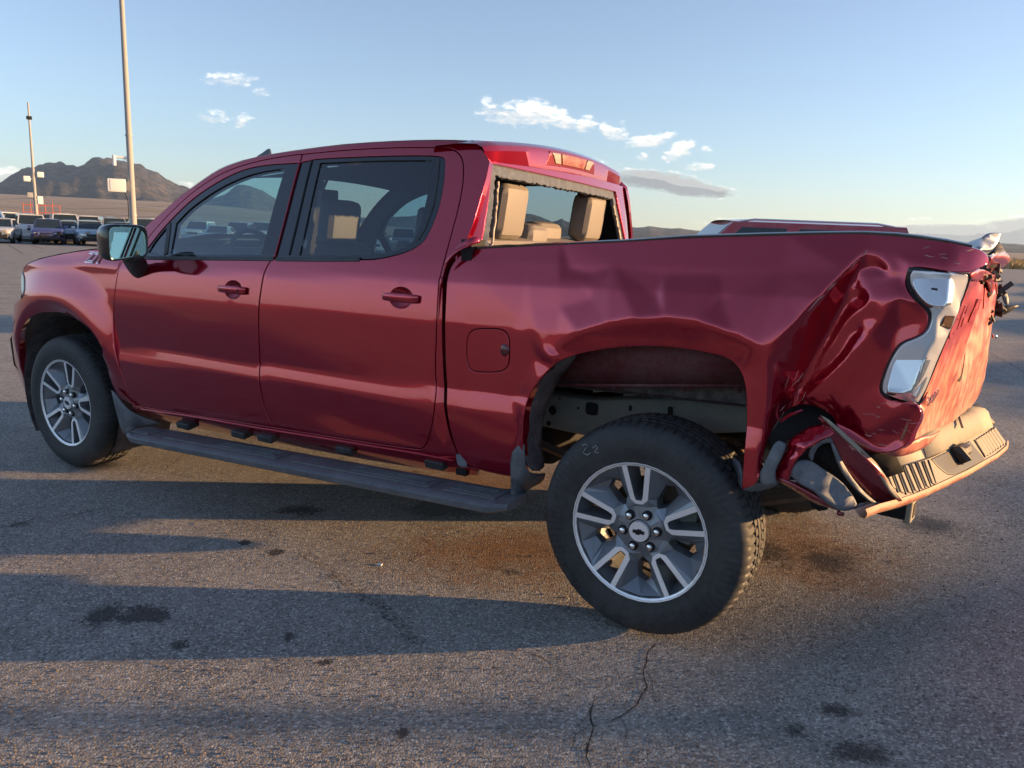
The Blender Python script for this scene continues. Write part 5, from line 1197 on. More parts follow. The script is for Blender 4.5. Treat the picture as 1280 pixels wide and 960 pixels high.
# ---- step bumper
A_, B_, C_ = P(1127, 625, y=-.72), P(1257, 556, y=.86), P(1240, 533, y=.84)
nb = np.cross(B_-A_, C_-A_); nb /= np.linalg.norm(nb); nb = nb if nb[2] > 0 else -nb
e_u = (B_-A_)/np.linalg.norm(B_-A_); e_v = np.cross(nb, e_u)                 # e_v points forward, away from the rear edge
def BPt(px, py, off=0.): return Ppl(px, py, A_+nb*off, nb)
def buv(px, py, off=0.): p = BPt(px, py, off)-A_-nb*off; return (float(p@e_u), float(p@e_v))
def BF(off): return lambda u, v: tuple(A_+e_u*u+e_v*v+nb*off)
print('bumper plane', A_, B_, C_, nb)
pad_px = px2(1102, 588, 1120, 584, 1160, 573, 1180, 563, 1205, 551, 1225, 540, 1240, 534, 1247, 539, 1258, 552, 1258, 559, 1246, 569, 1230, 578, 1208, 590, 1185, 601, 1160, 613, 1138, 622, 1127, 625, 1120, 621, 1110, 606)
# outward normals: (e_u x e_v) direction
sgn = 1 if np.dot(np.cross(e_u, e_v), nb) > 0 else -1
pad = panel('bumper_step_pad', [buv(*q) for q in pad_px], BF(.0), PAD, truck, step=.05, rnd=.006, flange=.03, ang=60)
def rib(a, b, off=.0, w=.0055, h=.009, m=TRIMBLK, nm='pad_groove', par=pad):
    p, q = np.array(BPt(*a)), np.array(BPt(*b)); d = (q-p); L = np.linalg.norm(d); d /= L; s = np.cross(nb, d); M = Matrix([[d[i], s[i], nb[i]] for i in range(3)]); bm = bmesh.new(); bm_box(bm, (p+q)/2+nb*(off+h*.1), (L, w, h), M, .001); return from_bm(nm, bm, m, par)
_tp = [(1103.7+8*k, 588-1.8*k) for k in range(8)]; _bt = px2(1111, 607, 1122, 616, 1132, 618.5, 1141, 616.5, 1149, 614, 1156, 611.5, 1163, 608.5, 1169, 604)
for a, b in zip(_tp, _bt): rib(a, b)
for k in range(7): rib(((_tp[k][0]+_tp[k+1][0])/2, (_tp[k][1]+_tp[k+1][1])/2+1), ((_bt[k][0]+_bt[k+1][0])/2, (_bt[k][1]+_bt[k+1][1])/2-1), w=.022, h=.010, m=PAD, nm='pad_ridge')
for i in range(9):
    t = i/8; rib((1217+25*t, 550-16*t), (1231+26*t, 572-17*t), w=.007)
for i in range(8):
    t = (i+.5)/8; rib((1218+25*t, 551-16*t), (1230+26*t, 571-17*t), w=.05, h=.012, m=PAD, nm='pad_ridge')
well = panel('hitch_well', [buv(*q) for q in px2(1163, 574, 1180, 566, 1197, 558, 1211, 551, 1220, 562, 1230, 574, 1208, 587, 1188, 596, 1176, 588)], BF(.004), dusty('well_black', (.012, .013, .016), .5, .12), pad, step=.06, rnd=.004, flange=.008, ang=60)
p = BPt(1198, 565, .02); tube('tow_socket', [p-e_v*.05, p, p+e_u*.06+nb*.01, p+e_u*.12], [.03, .035, .03, .012], DM, truck, 8)
box('latch_mark', BPt(1199, 578, .006), (.03, .05, .004), DM, truck)
# raised rear flange that catches the sun, in front of the pad (two bent pieces)
for seg in (px2(1122, 583, 1140, 577.5, 1154, 573), px2(1157, 573, 1180, 563, 1205, 551, 1225, 541, 1240, 534)):
    G = []
    for k, (a, b) in enumerate(seg):
        p = BPt(a, b, .004); hgt = .085 if len(seg) > 3 else .06
        G.append([tuple(p), tuple(p+np.array([-.03, 0, hgt*.85])), tuple(p+np.array([-.045, 0, hgt])), tuple(p+np.array([-.10, 0, hgt+.005]))])
    o = grid_mesh('bumper_flange', G, PAD, truck, sharp=60); md = o.modifiers.new('t', 'SOLIDIFY'); md.thickness = .006
crump('bumper_beam', [(1205, 531, .55), (1212, 508, .8), (1222, 504, .86), (1244, 528, .86), (1239, 533, .84), (1226, 529, .78)], DM, truck, sub=0, th=.02)
box('bumper_core', (4.52, .1, .70), (.08, 1.3, .12), DARK, truck, rot=Matrix.Rotation(R_(-11), 3, 'Z'), bev=.01)
for a, b in (((1184, 541), (1187, 530)), ((1203, 534), (1199, 521))):
    tube('hanging_clip', [P(*a, y=.2), P(*b, y=.3)], .006, PAD, truck, 5)
# rolled rear lip below the pad
G = []
lip = px2(1082, 640, 1100, 633, 1127, 626, 1142, 621, 1160, 613.5, 1185, 602, 1208, 591, 1230, 578.5, 1246, 569.5, 1258, 559.5, 1259, 552)
for i, (a, b) in enumerate(lip):
    p = BPt(a, b, -.0); r_ = [(0.008, .006), (-.006, .004), (-.014, -.006), (-.017, -.022), (-.008, -.034), (.02, -.040)]
    G.append([tuple(p+e_v*x+nb*y*(1.15 if i not in (0, 1) else .7)) for x, y in r_])
grid_mesh('bumper_lip', G, dusty('scuffed_bumper_paint', (.30, .06, .04), .45, .9, (.48, .36, .22), scale=7), truck, sharp=50, flip=False)
# red flank and torn end cover of the bumper
crump('bumper_flank', [(1022, 522, -.98), (1030, 524, -.985), (1040, 532, -.975), (1068, 556, -.94), (1090, 577, -.90), (1103, 590, -.87), (1112, 607, -.83), (1128, 626, -.76), (1112, 631, -.77), (1098, 630, -.80), (1080, 617, -.86), (1064, 600, -.90), (1050, 578, -.95), (1040, 553, -.97), (1036, 543, -.975), (1028, 530, -.98), (1075, 590, -.915), (1090, 610, -.86)], PAINT_D, truck, nout=16, sub=2, th=.012)
crump('bumper_edge_trim', [(1027, 520, -1.0), (1034, 522, -.99), (1060, 545, -.955), (1100, 580, -.875), (1112, 606, -.835), (1129, 625, -.75), (1120, 625, -.79), (1106, 606, -.85), (1095, 585, -.885), (1060, 552, -.96), (1036, 530, -.985)], PAD, truck, sub=1, th=.01)
crump('bumper_end_cover', [(1036, 531, -1.0), (1043, 541, -1.01), (1036, 547, -1.03), (1022, 549, -1.05), (1012, 556, -1.06), (1002, 567, -1.06), (992, 580, -1.05), (988, 592, -1.04), (984, 603, -1.03), (972, 602, -1.02), (967, 594, -1.02), (974, 577, -1.02), (981, 562, -1.01), (983, 550, -1.0), (1000, 538, -.985), (1020, 530, -.985), (1000, 552, -1.06), (985, 575, -1.055)], PAINT, truck, nout=16, sub=2, th=.012)
crump('bumper_end_lower', [(967, 594, -1.02), (972, 600, -1.03), (985, 604, -1.04), (1000, 612, -1.03), (1016, 620, -1.02), (1035, 632, -1.0), (1050, 640, -.98), (1056, 641, -.97), (1040, 636, -.96), (1018, 630, -.98), (1000, 618, -1.0), (985, 608, -1.01), (968, 600, -1.01)], PAINT_D, truck, sub=1, th=.014)
BLUEG = PLASTIC
crump('corner_step', [(985, 592, -1.03), (992, 580, -1.05), (1004, 574, -1.03), (1016, 576, -1.0), (1026, 585, -.99), (1042, 594, -.98), (1056, 606, -.96), (1068, 622, -.95), (1071, 630, -.95), (1068, 637, -.96), (1055, 640, -.98), (1048, 637, -.99), (1034, 626, -1.01), (1018, 612, -1.03), (1006, 606, -1.04), (994, 600, -1.04), (1020, 596, -1.0), (1045, 618, -.965)], PLASTIC, truck, nout=16, sub=1, th=.014)
crump('corner_step_trim', [(1012, 575, -1.0), (1011, 566, -1.02), (1018, 555, -1.03), (1028, 549, -1.02), (1038, 548, -1.0), (1042, 554, -.98), (1033, 553, -1.0), (1024, 557, -1.0), (1018, 566, -1.0), (1016, 577, -.99)], PLASTIC, truck, sub=1, th=.006)
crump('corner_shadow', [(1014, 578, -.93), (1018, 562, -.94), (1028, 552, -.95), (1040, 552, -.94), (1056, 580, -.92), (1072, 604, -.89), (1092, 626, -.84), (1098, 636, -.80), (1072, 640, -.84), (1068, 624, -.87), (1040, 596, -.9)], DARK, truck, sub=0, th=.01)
crump('flank_edge', [(1036, 546, -.99), (1040, 547, -.985), (1052, 577, -.96), (1067, 600, -.925), (1082, 618, -.885), (1100, 631, -.83), (1097, 634, -.84), (1080, 621, -.895), (1062, 603, -.935), (1047, 580, -.975)], PLASTIC, truck, sub=1, th=.008)
crump('bumper_underside', [(1070, 636, -.92), (1078, 628, -.88), (1092, 630, -.83), (1110, 631, -.77), (1127, 626, -.72), (1100, 636, -.78), (1083, 642, -.84), (1074, 641, -.88)], PLASTIC, truck, sub=1, th=.01)
crump('end_bracket', [(949, 600, -1.03), (951, 588, -1.04), (960, 570, -1.05), (968, 552, -1.05), (975, 551, -1.05), (982, 556, -1.05), (980, 566, -1.05), (972, 582, -1.05), (966, 596, -1.05), (970, 604, -1.045), (962, 608, -1.04), (952, 606, -1.035), (966, 578, -1.062)], PLASTIC, truck, nout=12, sub=1, th=.014)
# hitch receiver
h0 = P(1126, 634, y=-.10)
bm = bmesh.new(); s_ = .036
M = Matrix.Rotation(R_(-6), 3, 'Z')
box('hitch_receiver', Vector(h0)+Vector((-.10, 0, .0)), (.26, .085, .075), DARK, truck, rot=M, bev=.008); box('hitch_collar', Vector(h0)+Vector((.035, .0, .0)), (.03, .11, .10), PAD, truck, rot=M, bev=.01); box('hitch_mouth', Vector(h0)+Vector((.051, .0, .0)), (.003, .06, .06), DARK, truck, rot=M)
bm.free()
tube('hitch_tube', [(4.30, -.6, .58), (4.34, .6, .56)], .04, DARK, truck, 8)

# take the parent's offset out of every part
for o in truck.children:
    o.location = o.location-truck.location

# ================================================================== FIGURES AROUND THE LOT
def hill(o): return o
# ---- other vehicles: a lofted body with glass, lamps, wheels
CARP = {}
def carpaint(key, col, metal=.3):
    if key not in CARP:
        CARP[key] = dusty('car_paint_'+key, col, .3, .25, (.35, .30, .25), metal=metal)
        CARP[key].node_tree.nodes['Principled BSDF'].inputs['Coat Weight'].default_value = .8
    return CARP[key]
CG = mat('car_glass_dark', (.02, .03, .035), .04, 0, .4)
CW = mat('car_tyre', (.02, .02, .02), .8); CR_ = mat('car_rim', (.4, .4, .4), .35, .9); CL_ = mat('car_lamp', (.8, .8, .78), .1, .3, .5); CB = mat('car_black', (.012, .012, .013), .5)
def make_car(kind, name, label, loc, rz, paint, group, crash=0, seed=1, roofrack=False):
    """x forward; outline stations: (x, half width, sill z, belt z, roof half width, roof z)"""
    random.seed(seed)
    r = empty(name, loc, label, 'car' if kind != 'pickup' else 'pickup truck', group, rz)
    if kind == 'sedan': L, W, H, belt, hood = 4.7, .90, 1.45, .95, .90
    elif kind == 'suv': L, W, H, belt, hood = 4.75, .96, 1.76, 1.12, 1.10
    elif kind == 'hatch': L, W, H, belt, hood = 4.2, .88, 1.50, .98, .95
    elif kind == 'van': L, W, H, belt, hood = 5.0, .98, 1.9, 1.15, 1.05
    else: L, W, H, belt, hood = 5.6, .98, 1.85, 1.2, 1.15
    f_, b_ = L/2, -L/2
    wx = (f_-.95, b_+.95); wr = .34 if kind in ('sedan', 'hatch') else .39
    # lower body: grid round section per station, arches cut by lifting the sill
    xs = np.concatenate([np.linspace(b_, b_+.25, 4), np.linspace(b_+.3, f_-.3, 44), np.linspace(f_-.25, f_, 4)])
    G = []
    for x in xs:
        e = min(1, (f_-x)/.55+.0, (x-b_)/.4+.0); e = sm(e)**.5 if e > 0 else 0; hw = W*(.80+.20*e)
        sill = .28+(.10 if e < .5 else 0)
        for c in wx:
            d = abs(x-c); 
            if d < wr+.06: sill = max(sill, math.sqrt(max(0, (wr+.06)**2-d*d))+wr)
        top = belt
        if x > f_-1.35: t = (x-(f_-1.35))/1.35; top = belt-(belt-hood)*t-.16*t**5
        if kind in ('sedan',) and x < b_+.8: top = belt+.04
        if x > f_-.12: top -= .10
        top -= crash*.12*max(0, (x-f_+.9)/.9)*(1+random.uniform(-.6, .6))
        hw += crash*random.uniform(-.05, .02)*max(0, (x-f_+.7)/.7); j = crash*max(0, (x-f_+.6)/.6)*.05
        mid = max(sill+.05, (sill+top)/2)
        row = []
        for s in (-1, 1):
            pr = [(hw*.93, sill), (hw, max(sill+.02, .55 if sill < .5 else sill+.03)), (hw*1.0, mid+.08), (hw*.97, top-.05), (hw*.90, top+.0), (hw*.45, top+.035)]
            if s < 0: row += [(x+random.uniform(-j, j), s*a+random.uniform(-j, j), z+random.uniform(-j, j)) for a, z in pr]
            else: row += [(x+random.uniform(-j, j), s*a+random.uniform(-j, j), z+random.uniform(-j, j)) for a, z in pr[::-1]]
        G.append(row)
    nc = len(G[0]); body = grid_mesh('body', G, paint, r, sharp=28)
    bm = bmesh.new(); bm.from_mesh(body.data); bm.verts.ensure_lookup_table()
    bm.faces.new([bm.verts[i] for i in range(nc)]); bm.faces.new([bm.verts[(len(G)-1)*nc+i] for i in range(nc)][::-1]); bmesh.ops.recalc_face_normals(bm, faces=bm.faces); bm.to_mesh(body.data); bm.free(); autosmooth(body.data, 28)
    box('underbody', (0, 0, .48), (L*.93, W*1.55, .38), CB, r)
    # greenhouse
    if kind == 'sedan': g = [(f_-1.30, belt), (f_-2.05, H), (b_+1.35, H), (b_+.55, belt+.03)]
    elif kind == 'suv': g = [(f_-1.25, belt), (f_-1.95, H-.03), (b_+.35, H), (b_+.12, belt)]
    elif kind == 'hatch': g = [(f_-1.05, belt), (f_-1.85, H), (b_+.55, H-.04), (b_+.12, belt)]
    elif kind == 'van': g = [(f_-.9, belt), (f_-1.6, H), (b_+.25, H), (b_+.08, belt)]
    else: g = [(f_-1.45, belt), (f_-2.15, H), (b_+2.25, H), (b_+2.10, belt)]
    bw, tw = W*.90, W*.74; n = 10
    def gpt(t_along, s, h):    # h 0 belt .. 1 roof ; t 0 front .. 1 rear
        x0 = g[0][0]+(g[3][0]-g[0][0])*t_along; x1 = g[1][0]+(g[2][0]-g[1][0])*t_along
        return (x0+(x1-x0)*h, s*(bw+(tw-bw)*h), belt+(H-belt)*h)
    rows = []
    for h in (0, .12, .9, 1.0):
        loop = [gpt(t, -1, h) for t in np.linspace(0, 1, n)]+[gpt(1, s, h) for s in (-.4, .4)]+[gpt(t, 1, h) for t in np.linspace(1, 0, n)]+[gpt(0, s, h) for s in (.4, -.4)]
        loop = [(x, y, z+(.02 if h == 1 else 0)*(1-abs(y)/tw)) for x, y, z in loop]; rows.append(loop)
    cab = grid_mesh('cabin', rows, paint, r, closed=True, sharp=25)
    G = []
    for t in np.linspace(0, 1, 9):
        x, _, _ = gpt(t, 1, 1.0); G.append([(x+(.05*(1-s*s) if t == 0 else 0), s*tw, H+.055*(1-s*s)*(1 if 0 < t < 1 else .5)) for s in np.linspace(-1, 1, 9)])
    grid_mesh('roof', G, paint, r)
    # windows, slightly proud of the pillars
    def win(nm, q):
        V = [np.array(p) for p in q]; c = np.mean(V, 0); nn = np.cross(V[1]-V[0], V[2]-V[1]); nn /= np.linalg.norm(nn); nn = nn if np.dot(nn, c-np.array([0, 0, belt])) > 0 else -nn
        mesh(nm, [v+nn*.006 for v in V]+[v-nn*.02 for v in V], [(0, 1, 2, 3), (4, 7, 6, 5)]+[(i, i+4, (i+1) % 4+4, (i+1) % 4) for i in range(4)], CG, r, smooth=False)
    cuts = [(.05, .44), (.48, .90)] if kind in ('sedan', 'pickup', 'hatch') else [(.05, .34), (.37, .66), (.69, .95)]
    for s in (-1, 1):
        for a, b in cuts: win('side_window', [gpt(a, s, .10), gpt(b, s, .10), gpt(b-.01, s, .88), gpt(a+.03, s, .88)])
    win('windshield', [gpt(0, -.9, .06), gpt(0, .9, .06), gpt(0, .9, .93), gpt(0, -.9, .93)]); win('rear_window', [gpt(1, -.85, .15), gpt(1, .85, .15), gpt(1, .85, .85), gpt(1, -.85, .85)])
    zt_ = hood-.26-crash*.05
    for s in (-1, 1):
        box('headlight', (f_-.10, s*W*.62, zt_), (.16, W*.34, .13), CL_, r, bev=.03); box('tail_light', (b_+.06, s*W*.68, belt-.18), (.12, W*.25, .2), REDLENS, r, bev=.03)
        bm = bmesh.new(); bm_box(bm, (g[0][0]-.25, s*(W+.09), belt+.08), (.12, .2, .14), None, .03); from_bm('wing_mirror', bm, paint, r)
    box('grille', (f_-.02, 0, zt_-.02), (.08, W*.85, .16), CB, r, bev=.02); box('front_bumper', (f_-.03, 0, .42), (.14, W*1.5, .22), CB if crash else paint, r, bev=.05)
    if crash:
        bm = bmesh.new()
        for _ in range(9): bm_box(bm, (f_+random.uniform(-.25, .08), random.uniform(-W*.8, W*.8), random.uniform(.35, .75)), (random.uniform(.08, .3), random.uniform(.1, .5), random.uniform(.03, .12)), Matrix.Rotation(random.uniform(-.8, .8), 3, 'Y') @ Matrix.Rotation(random.uniform(-.6, .6), 3, 'X'), .008)
        from_bm('broken_bumper', bm, carpaint('wreck', (.30, .27, .22), .1) if seed % 2 else CB, r)
    for cx_ in wx:
        for s in (-1, 1):
            bm = bmesh.new(); bmesh.ops.create_cone(bm, segments=28, radius1=wr, radius2=wr, depth=.22, cap_ends=True, matrix=Matrix.Translation((cx_, s*(W-.12), wr)) @ Matrix.Rotation(R_(90), 4, 'X')); bmesh.ops.bevel(bm, geom=[e for e in bm.edges if abs(e.verts[0].co.y-e.verts[1].co.y) < .001 and e.calc_face_angle(0) > 1], offset=.03, segments=2, affect='EDGES')
            wo_ = from_bm('wheel', bm, CW, r)
            bm = bmesh.new(); bmesh.ops.create_cone(bm, segments=24, radius1=wr*.66, radius2=wr*.60, depth=.03, cap_ends=True, matrix=Matrix.Translation((cx_, s*(W-.01), wr)) @ Matrix.Rotation(R_(90), 4, 'X')); from_bm('hubcap', bm, CR_, wo_)
    if kind == 'pickup':
        box('bed', (b_+1.05, 0, belt+.01), (1.95, W*1.55, .04), CB, r)
    if roofrack:
        for s in (-1, 1):
            tube('roof_rail', [(g[1][0]-.1, s*tw*.93, H+.0), (g[1][0]-.3, s*tw*.93, H+.035), (g[2][0]+.4, s*tw*.93, H+.035), (g[2][0]+.15, s*tw*.93, H+.0)], .014, CHROME, r)
    return r
def at(px, py, dist=None):
    p = gp(px, py, 0, .0) if dist is None else CC+px_dir(px, py)*dist/np.linalg.norm(px_dir(px, py)[:2])
    return (p[0], p[1], ground_z(p[0], p[1]))
def place(px, dist):
    d = px_dir(px, 300); d = d/np.linalg.norm(d[:2]); x, y = CC[0]+d[0]*dist, CC[1]+d[1]*dist; return (x, y, ground_z(x, y))
G1 = 'cars parked in the damaged vehicle rows at the far left'
Wt = carpaint('white', (.72, .72, .70)); Si = carpaint('silver', (.42, .43, .45), .6); Bl = carpaint('blue', (.03, .05, .22)); Bk = carpaint('black', (.02, .021, .024)); Gr = carpaint('grey', (.16, .17, .19), .5); LB = carpaint('pale_blue', (.42, .55, .66), .3); Tn = carpaint('champagne', (.55, .47, .34), .4); Rd = carpaint('red', (.35, .012, .03), .4)
face = math.atan2(CC[1]-27, CC[0]+50)
CARS = [('sedan', 2, 58, .15, Wt, 1, 'white wrecked sedan with crushed front, leftmost in the front row'),
        ('suv', 24, 67, .3, Bk, 0, 'black sport utility vehicle behind the white wrecked sedan'),
        ('suv', 40, 63, .35, Wt, 0, 'white sport utility vehicle standing left of the blue wrecked hatchback'),
        ('hatch', 62, 57, .2, Bl, 1, 'dark blue wrecked hatchback with raised hood in the front row'),
        ('van', 82, 65, .3, Wt, 0, 'white minivan standing just right of the blue wreck'),
        ('sedan', 88, 60, .2, LB, 1, 'pale blue wrecked sedan between the white minivan and the truck mirror'),
        ('hatch', 113, 57, .3, LB, 1, 'pale wrecked hatchback with torn bumper next to the truck mirror'),
        ('pickup', 70, 72, .25, Gr, 0, 'grey pickup with dark windows in the second row'),
        ('pickup', 112, 74, .25, Wt, 0, 'white pickup cab showing above the wreck nearest the truck mirror'),
        ('suv', 143, 66, .3, Si, 0, 'silver vehicle roof just left of the tall light pole'),
        ('suv', 180, 66, .3, Gr, 0, 'grey vehicle roof just right of the tall light pole'),
        ('van', 6, 76, .9, Wt, 0, 'white box shaped van far behind the wrecked sedan'),
        ('sedan', 150, 55, .2, Bk, 0, 'black sedan hidden behind the truck mirror')]
for i, (k, px, ds, rot, pt, cr, lb) in enumerate(CARS):
    make_car(k, {'sedan': 'parked_car', 'hatch': 'parked_car', 'suv': 'parked_suv', 'van': 'parked_van', 'pickup': 'parked_pickup'}[k], lb, place(px, ds), face+rot-.25, pt, G1, cr, i+3)
random.seed(19)
_cols = [('white', Wt), ('silver', Si), ('pale blue', LB), ('champagne', Tn), ('grey', Gr), ('dark blue', Bl)]
_taken = set(lb for *_, lb in CARS)
for i in range(15):
    px = -6+i*14.5; cn, pt = _cols[(i*5+2) % 6]; k = ['suv', 'sedan', 'pickup', 'van'][(i*3+1) % 4]; kn = {'suv': 'sport utility vehicle', 'sedan': 'sedan', 'pickup': 'pickup', 'van': 'van'}[k]
    where = ['beyond the wrecked sedan at the left edge', 'behind the first black vehicle', 'just left of the slim pole', 'just right of the slim pole', 'beneath the red racks', 'behind the dark blue wrecked hatchback', 'above the raised blue hood', 'behind the white minivan', 'above the pale blue wrecked sedan', 'between the minivan and the truck mirror', 'behind the wreck nearest the truck mirror', 'above the truck mirror', 'left of the tall pole', 'behind the tall pole', 'between the tall pole and the windshield pillar'][i]
    make_car(k, {'suv': 'parked_suv', 'sedan': 'parked_car', 'pickup': 'parked_pickup', 'van': 'parked_van'}[k], '%s %s in the back rows, %s' % (cn, kn, where), place(px, 82+(i % 3)*5), face+.1*(i % 4)-.1, pt, G1, 0, 60+i)
# more of the rows, seen through the cab glass
for i, (k, px, ds, pt, lb) in enumerate([('suv', 250, 70, Wt, 'white vehicle seen through the front door window, nearest the mirror'), ('sedan', 275, 64, Si, 'silver sedan seen through the front door window beside the steering wheel'), ('suv', 300, 68, Bl, 'blue vehicle seen through the front door window behind the steering wheel'),
        ('van', 330, 72, Wt, 'white van seen through the front door window at its rear edge'), ('sedan', 470, 55, Wt, 'white sedan seen through the rear door window'), ('suv', 505, 60, Gr, 'grey vehicle seen through the rear corner of the rear door window')]):
    make_car(k, 'parked_suv' if k == 'suv' else ('parked_van' if k == 'van' else 'parked_car'), lb, place(px, ds), face-.4, pt, G1, 0, 40+i)
# the red vehicle whose roof shows above the bed rail
p = CC+px_dir(948, 296)*(11.7/np.dot(px_dir(948, 296), _F)); 
make_car('suv', 'red_suv', 'dark red sport utility vehicle with roof rails behind the truck bed', (p[0]-.15, p[1], ground_z(p[0], p[1])), math.pi+.52, Rd, None, 0, 77, roofrack=True).scale = (1.0, 1.0, 1.03)

# ---- light poles
POLE = dusty('weathered_concrete_pole', (.33, .33, .32), .7, .5, (.40, .39, .36), scale=3)
WB = mat('white_box_paint', (.78, .77, .74), .5); GB = mat('fixture_grey', (.35, .35, .34), .5)
def pole(px, py_top, dist, r0, r1, H, label, extras):
    x, y, z = place(px, dist); r = empty('light_pole', (x, y, z), label, 'light pole')
    tube('shaft', [(0, 0, H*t) for t in np.linspace(0, 1, 9)], [r0+(r1-r0)*t for t in np.linspace(0, 1, 9)], POLE, r, 20)
    for t in (.12, .3): bm = bmesh.new(); bmesh.ops.create_cone(bm, segments=20, radius1=r0*1.05, radius2=r0*1.05, depth=.05, cap_ends=True, matrix=Matrix.Translation((0, 0, H*t))); from_bm('band', bm, GB, r)
    extras(r, x, y, z); return r
def camdir(x, y):
    d = Vector((x-CC[0], y-CC[1], 0)).normalized(); return Vector((d.y, -d.x, 0)), d      # right, away
def ex1(r, x, y, z):
    rt, aw = camdir(x, y); depth = lambda py: CC[2]+math.tan(azel(168, py)[1])*math.hypot(x-CC[0], y-CC[1])-z
    zb = depth(233); a = -rt*.46; M = Matrix([rt, aw, Vector((0, 0, 1))]).transposed()
    box('control_box', a+Vector((0, 0, zb)), (.56, .30, .44), WB, r, rot=M, bev=.02); box('box_door', a+Vector((0, 0, zb))-aw*.155+rt*.03, (.46, .015, .38), WB, r, rot=M, bev=.005)
    box('box_bracket', -rt*.12+Vector((0, 0, zb)), (.2, .08, .3), GB, r, rot=M)
    zc = depth(198); tube('camera_arm', [Vector((0, 0, zc)), -rt*.50+Vector((0, 0, zc+.02))], .035, WB, r); tube('camera_brace', [Vector((0, 0, zc-.12)), -rt*.3+Vector((0, 0, zc))], .015, WB, r)
    tube('security_camera', [-rt*.50+Vector((0, 0, zc+.06)), -rt*.50+Vector((0, 0, zc-.28))], .06, WB, r, 12)
    tube('cable', [-rt*.22+Vector((0, 0, zb-.22)), -rt*.14+Vector((0, 0, zb-.5)), -rt*.14+Vector((0, 0, 1.0))], .012, CB, r, 5)
    tube('cross_arm', [-rt*1.2+Vector((0, 0, 14.6)), rt*1.2+Vector((0, 0, 14.6))], .05, GB, r)
    for s in (-1, 1): box('floodlight', rt*1.1*s+Vector((0, 0, 14.8)), (.5, .3, .25), GB, r, rot=M, bev=.03)
pole(168, 0, 31, .118, .05, 15, 'tall weathered light pole with white control box, rising behind the truck mirror', ex1)
def ex2(r, x, y, z):
    rt, aw = camdir(x, y); dep = lambda py: CC[2]+math.tan(azel(44, py)[1])*math.hypot(x-CC[0], y-CC[1])-z; M = Matrix([rt, aw, Vector((0, 0, 1))]).transposed()
    box('lamp_head', Vector((0, 0, dep(148))), (.35, .35, .22), CB, r, rot=M, bev=.04)
    for s, pyv in ((1, 218), (-1, 224)): box('floodlight', rt*.42*s+Vector((0, 0, dep(pyv))), (.42, .35, .38), WB, r, rot=M, bev=.06); tube('lamp_arm', [Vector((0, 0, dep(pyv))), rt*.42*s+Vector((0, 0, dep(pyv)))], .04, GB, r)
    for s, pyv in ((1, 250), (-1, 244)): box('junction_box', rt*.3*s+Vector((0, 0, dep(pyv))), (.34, .25, .55 if s > 0 else .35), WB if s > 0 else GB, r, rot=M, bev=.03)
pole(48, 148, 66, .13, .05, 9.4, 'slim distant light pole with two floodlights above the wrecked cars', ex2)
pole(1, 232, 80, .12, .09, 4.6, 'short distant pole at the left edge of the photo', lambda r, x, y, z: box('pole_cap', (0, 0, 4.6), (.3, .3, .12), GB, r, bev=.02))
pole_r = empty('light_pole', (21.5, 9.75, ground_z(21.5, 9.75)), 'slim unseen lamp post added east of the truck to cast the thin shadow across the foreground', 'light pole'); tube('shaft', [(0, 0, 0), (0, 0, 5.5)], .075, POLE, pole_r, 14); box('lamp_head', (0, 0, 5.6), (.3, .5, .15), GB, pole_r, bev=.03)  # post out of view, added for its thin shadow band
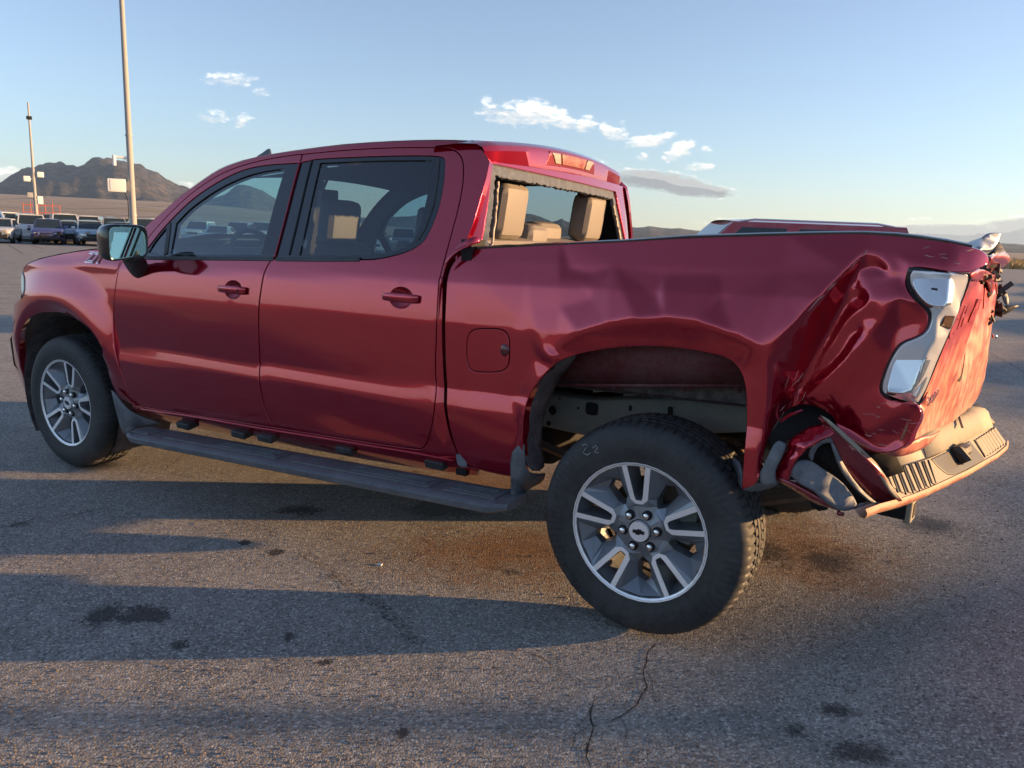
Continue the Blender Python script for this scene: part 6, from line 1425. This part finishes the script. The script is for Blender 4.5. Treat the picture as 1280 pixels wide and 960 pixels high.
# ---- fence posts on the grass strip and the red tower far behind the cars
FP = mat('fence_post_grey', (.3, .29, .27), .8)
fn = empty('wire_fence', (12, 92, ground_z(12, 92)), 'low wire fence along the golden grass strip at right', 'fence')
for i in range(14): tube('fence_post', [(-16+i*3, 0, 0), (-16+i*3, 0, 1.1)], .05, FP, fn, 6)
for h in (.45, .95): tube('fence_wire', [(-16, 0, h), (23, 0, h)], .012, FP, fn, 4)
pl = empty('power_lines', (0, 0, 0), 'pale sagging overhead wires strung low behind the wrecked cars', 'overhead wires')
WIRE = mat('pale_wire', (.55, .50, .42), .5)
for (a0, b0, a1, b1, sg, dd1) in ((-60, 250, 420, 270, 1.2, 120), (-60, 255, 300, 250, .9, 110), (-60, 243, 60, 246, .4, 100), (20, 249, 420, 282, 1.3, 130)):
    p0 = CC+px_dir(a0, b0)*dd1; p1 = CC+px_dir(a1, b1)*dd1
    tube('wire', [p0+(p1-p0)*t-np.array([0, 0, sg*4*t*(1-t)]) for t in np.linspace(0, 1, 25)], .035, WIRE, pl, 5)
x, y, z = place(55, 118)
tw_ = empty('red_pallet_rack', (x, y, z), 'red upright racks standing behind the wrecked cars by the slim pole', 'rack')
RP_ = mat('rack_red', (.45, .07, .04), .6)
rt, aw = camdir(x, y)
for i in range(6): tube('upright', [rt*(i*.8-2), rt*(i*.8-2)+Vector((0, 0, 3.3+.2*math.sin(i*2)))], .05, RP_, tw_, 6)
for h in (1.2, 2.2, 3.1): tube('beam', [rt*-2+Vector((0, 0, h)), rt*2+Vector((0, 0, h))], .05, RP_, tw_, 6)

# ---- a few crash fragments on the asphalt
random.seed(31)
for px, py, mm, lb in ((475, 706, WB, 'small pale chip on the sunlit asphalt left of the rear wheel'),):
    p = gp(px, py); bm = bmesh.new(); bm_box(bm, (p[0], p[1], ground_z(p[0], p[1])+.004), (.022, .014, .005), Matrix.Rotation(random.uniform(0, 3), 3, 'Z') @ Matrix.Rotation(.3, 3, 'X'), .001); setp(from_bm('fragment', bm, mm), lb, 'fragment')

# ---- air: one even haze box round everything on the ground
HZ = D.materials.new('haze'); HZ.use_nodes = True; t = HZ.node_tree; t.nodes.clear(); vo_ = t.nodes.new('ShaderNodeVolumePrincipled'); oo = t.nodes.new('ShaderNodeOutputMaterial')
vo_.inputs['Color'].default_value = (.52, .74, 1, 1); vo_.inputs['Density'].default_value = 5e-5; vo_.inputs['Anisotropy'].default_value = .2; t.links.new(vo_.outputs[0], oo.inputs['Volume'])
hb = box('haze', (0, 0, 255), (24000, 24000, 590), HZ); setp(hb, 'thin pale air haze over the whole plain', 'haze', kind='stuff')
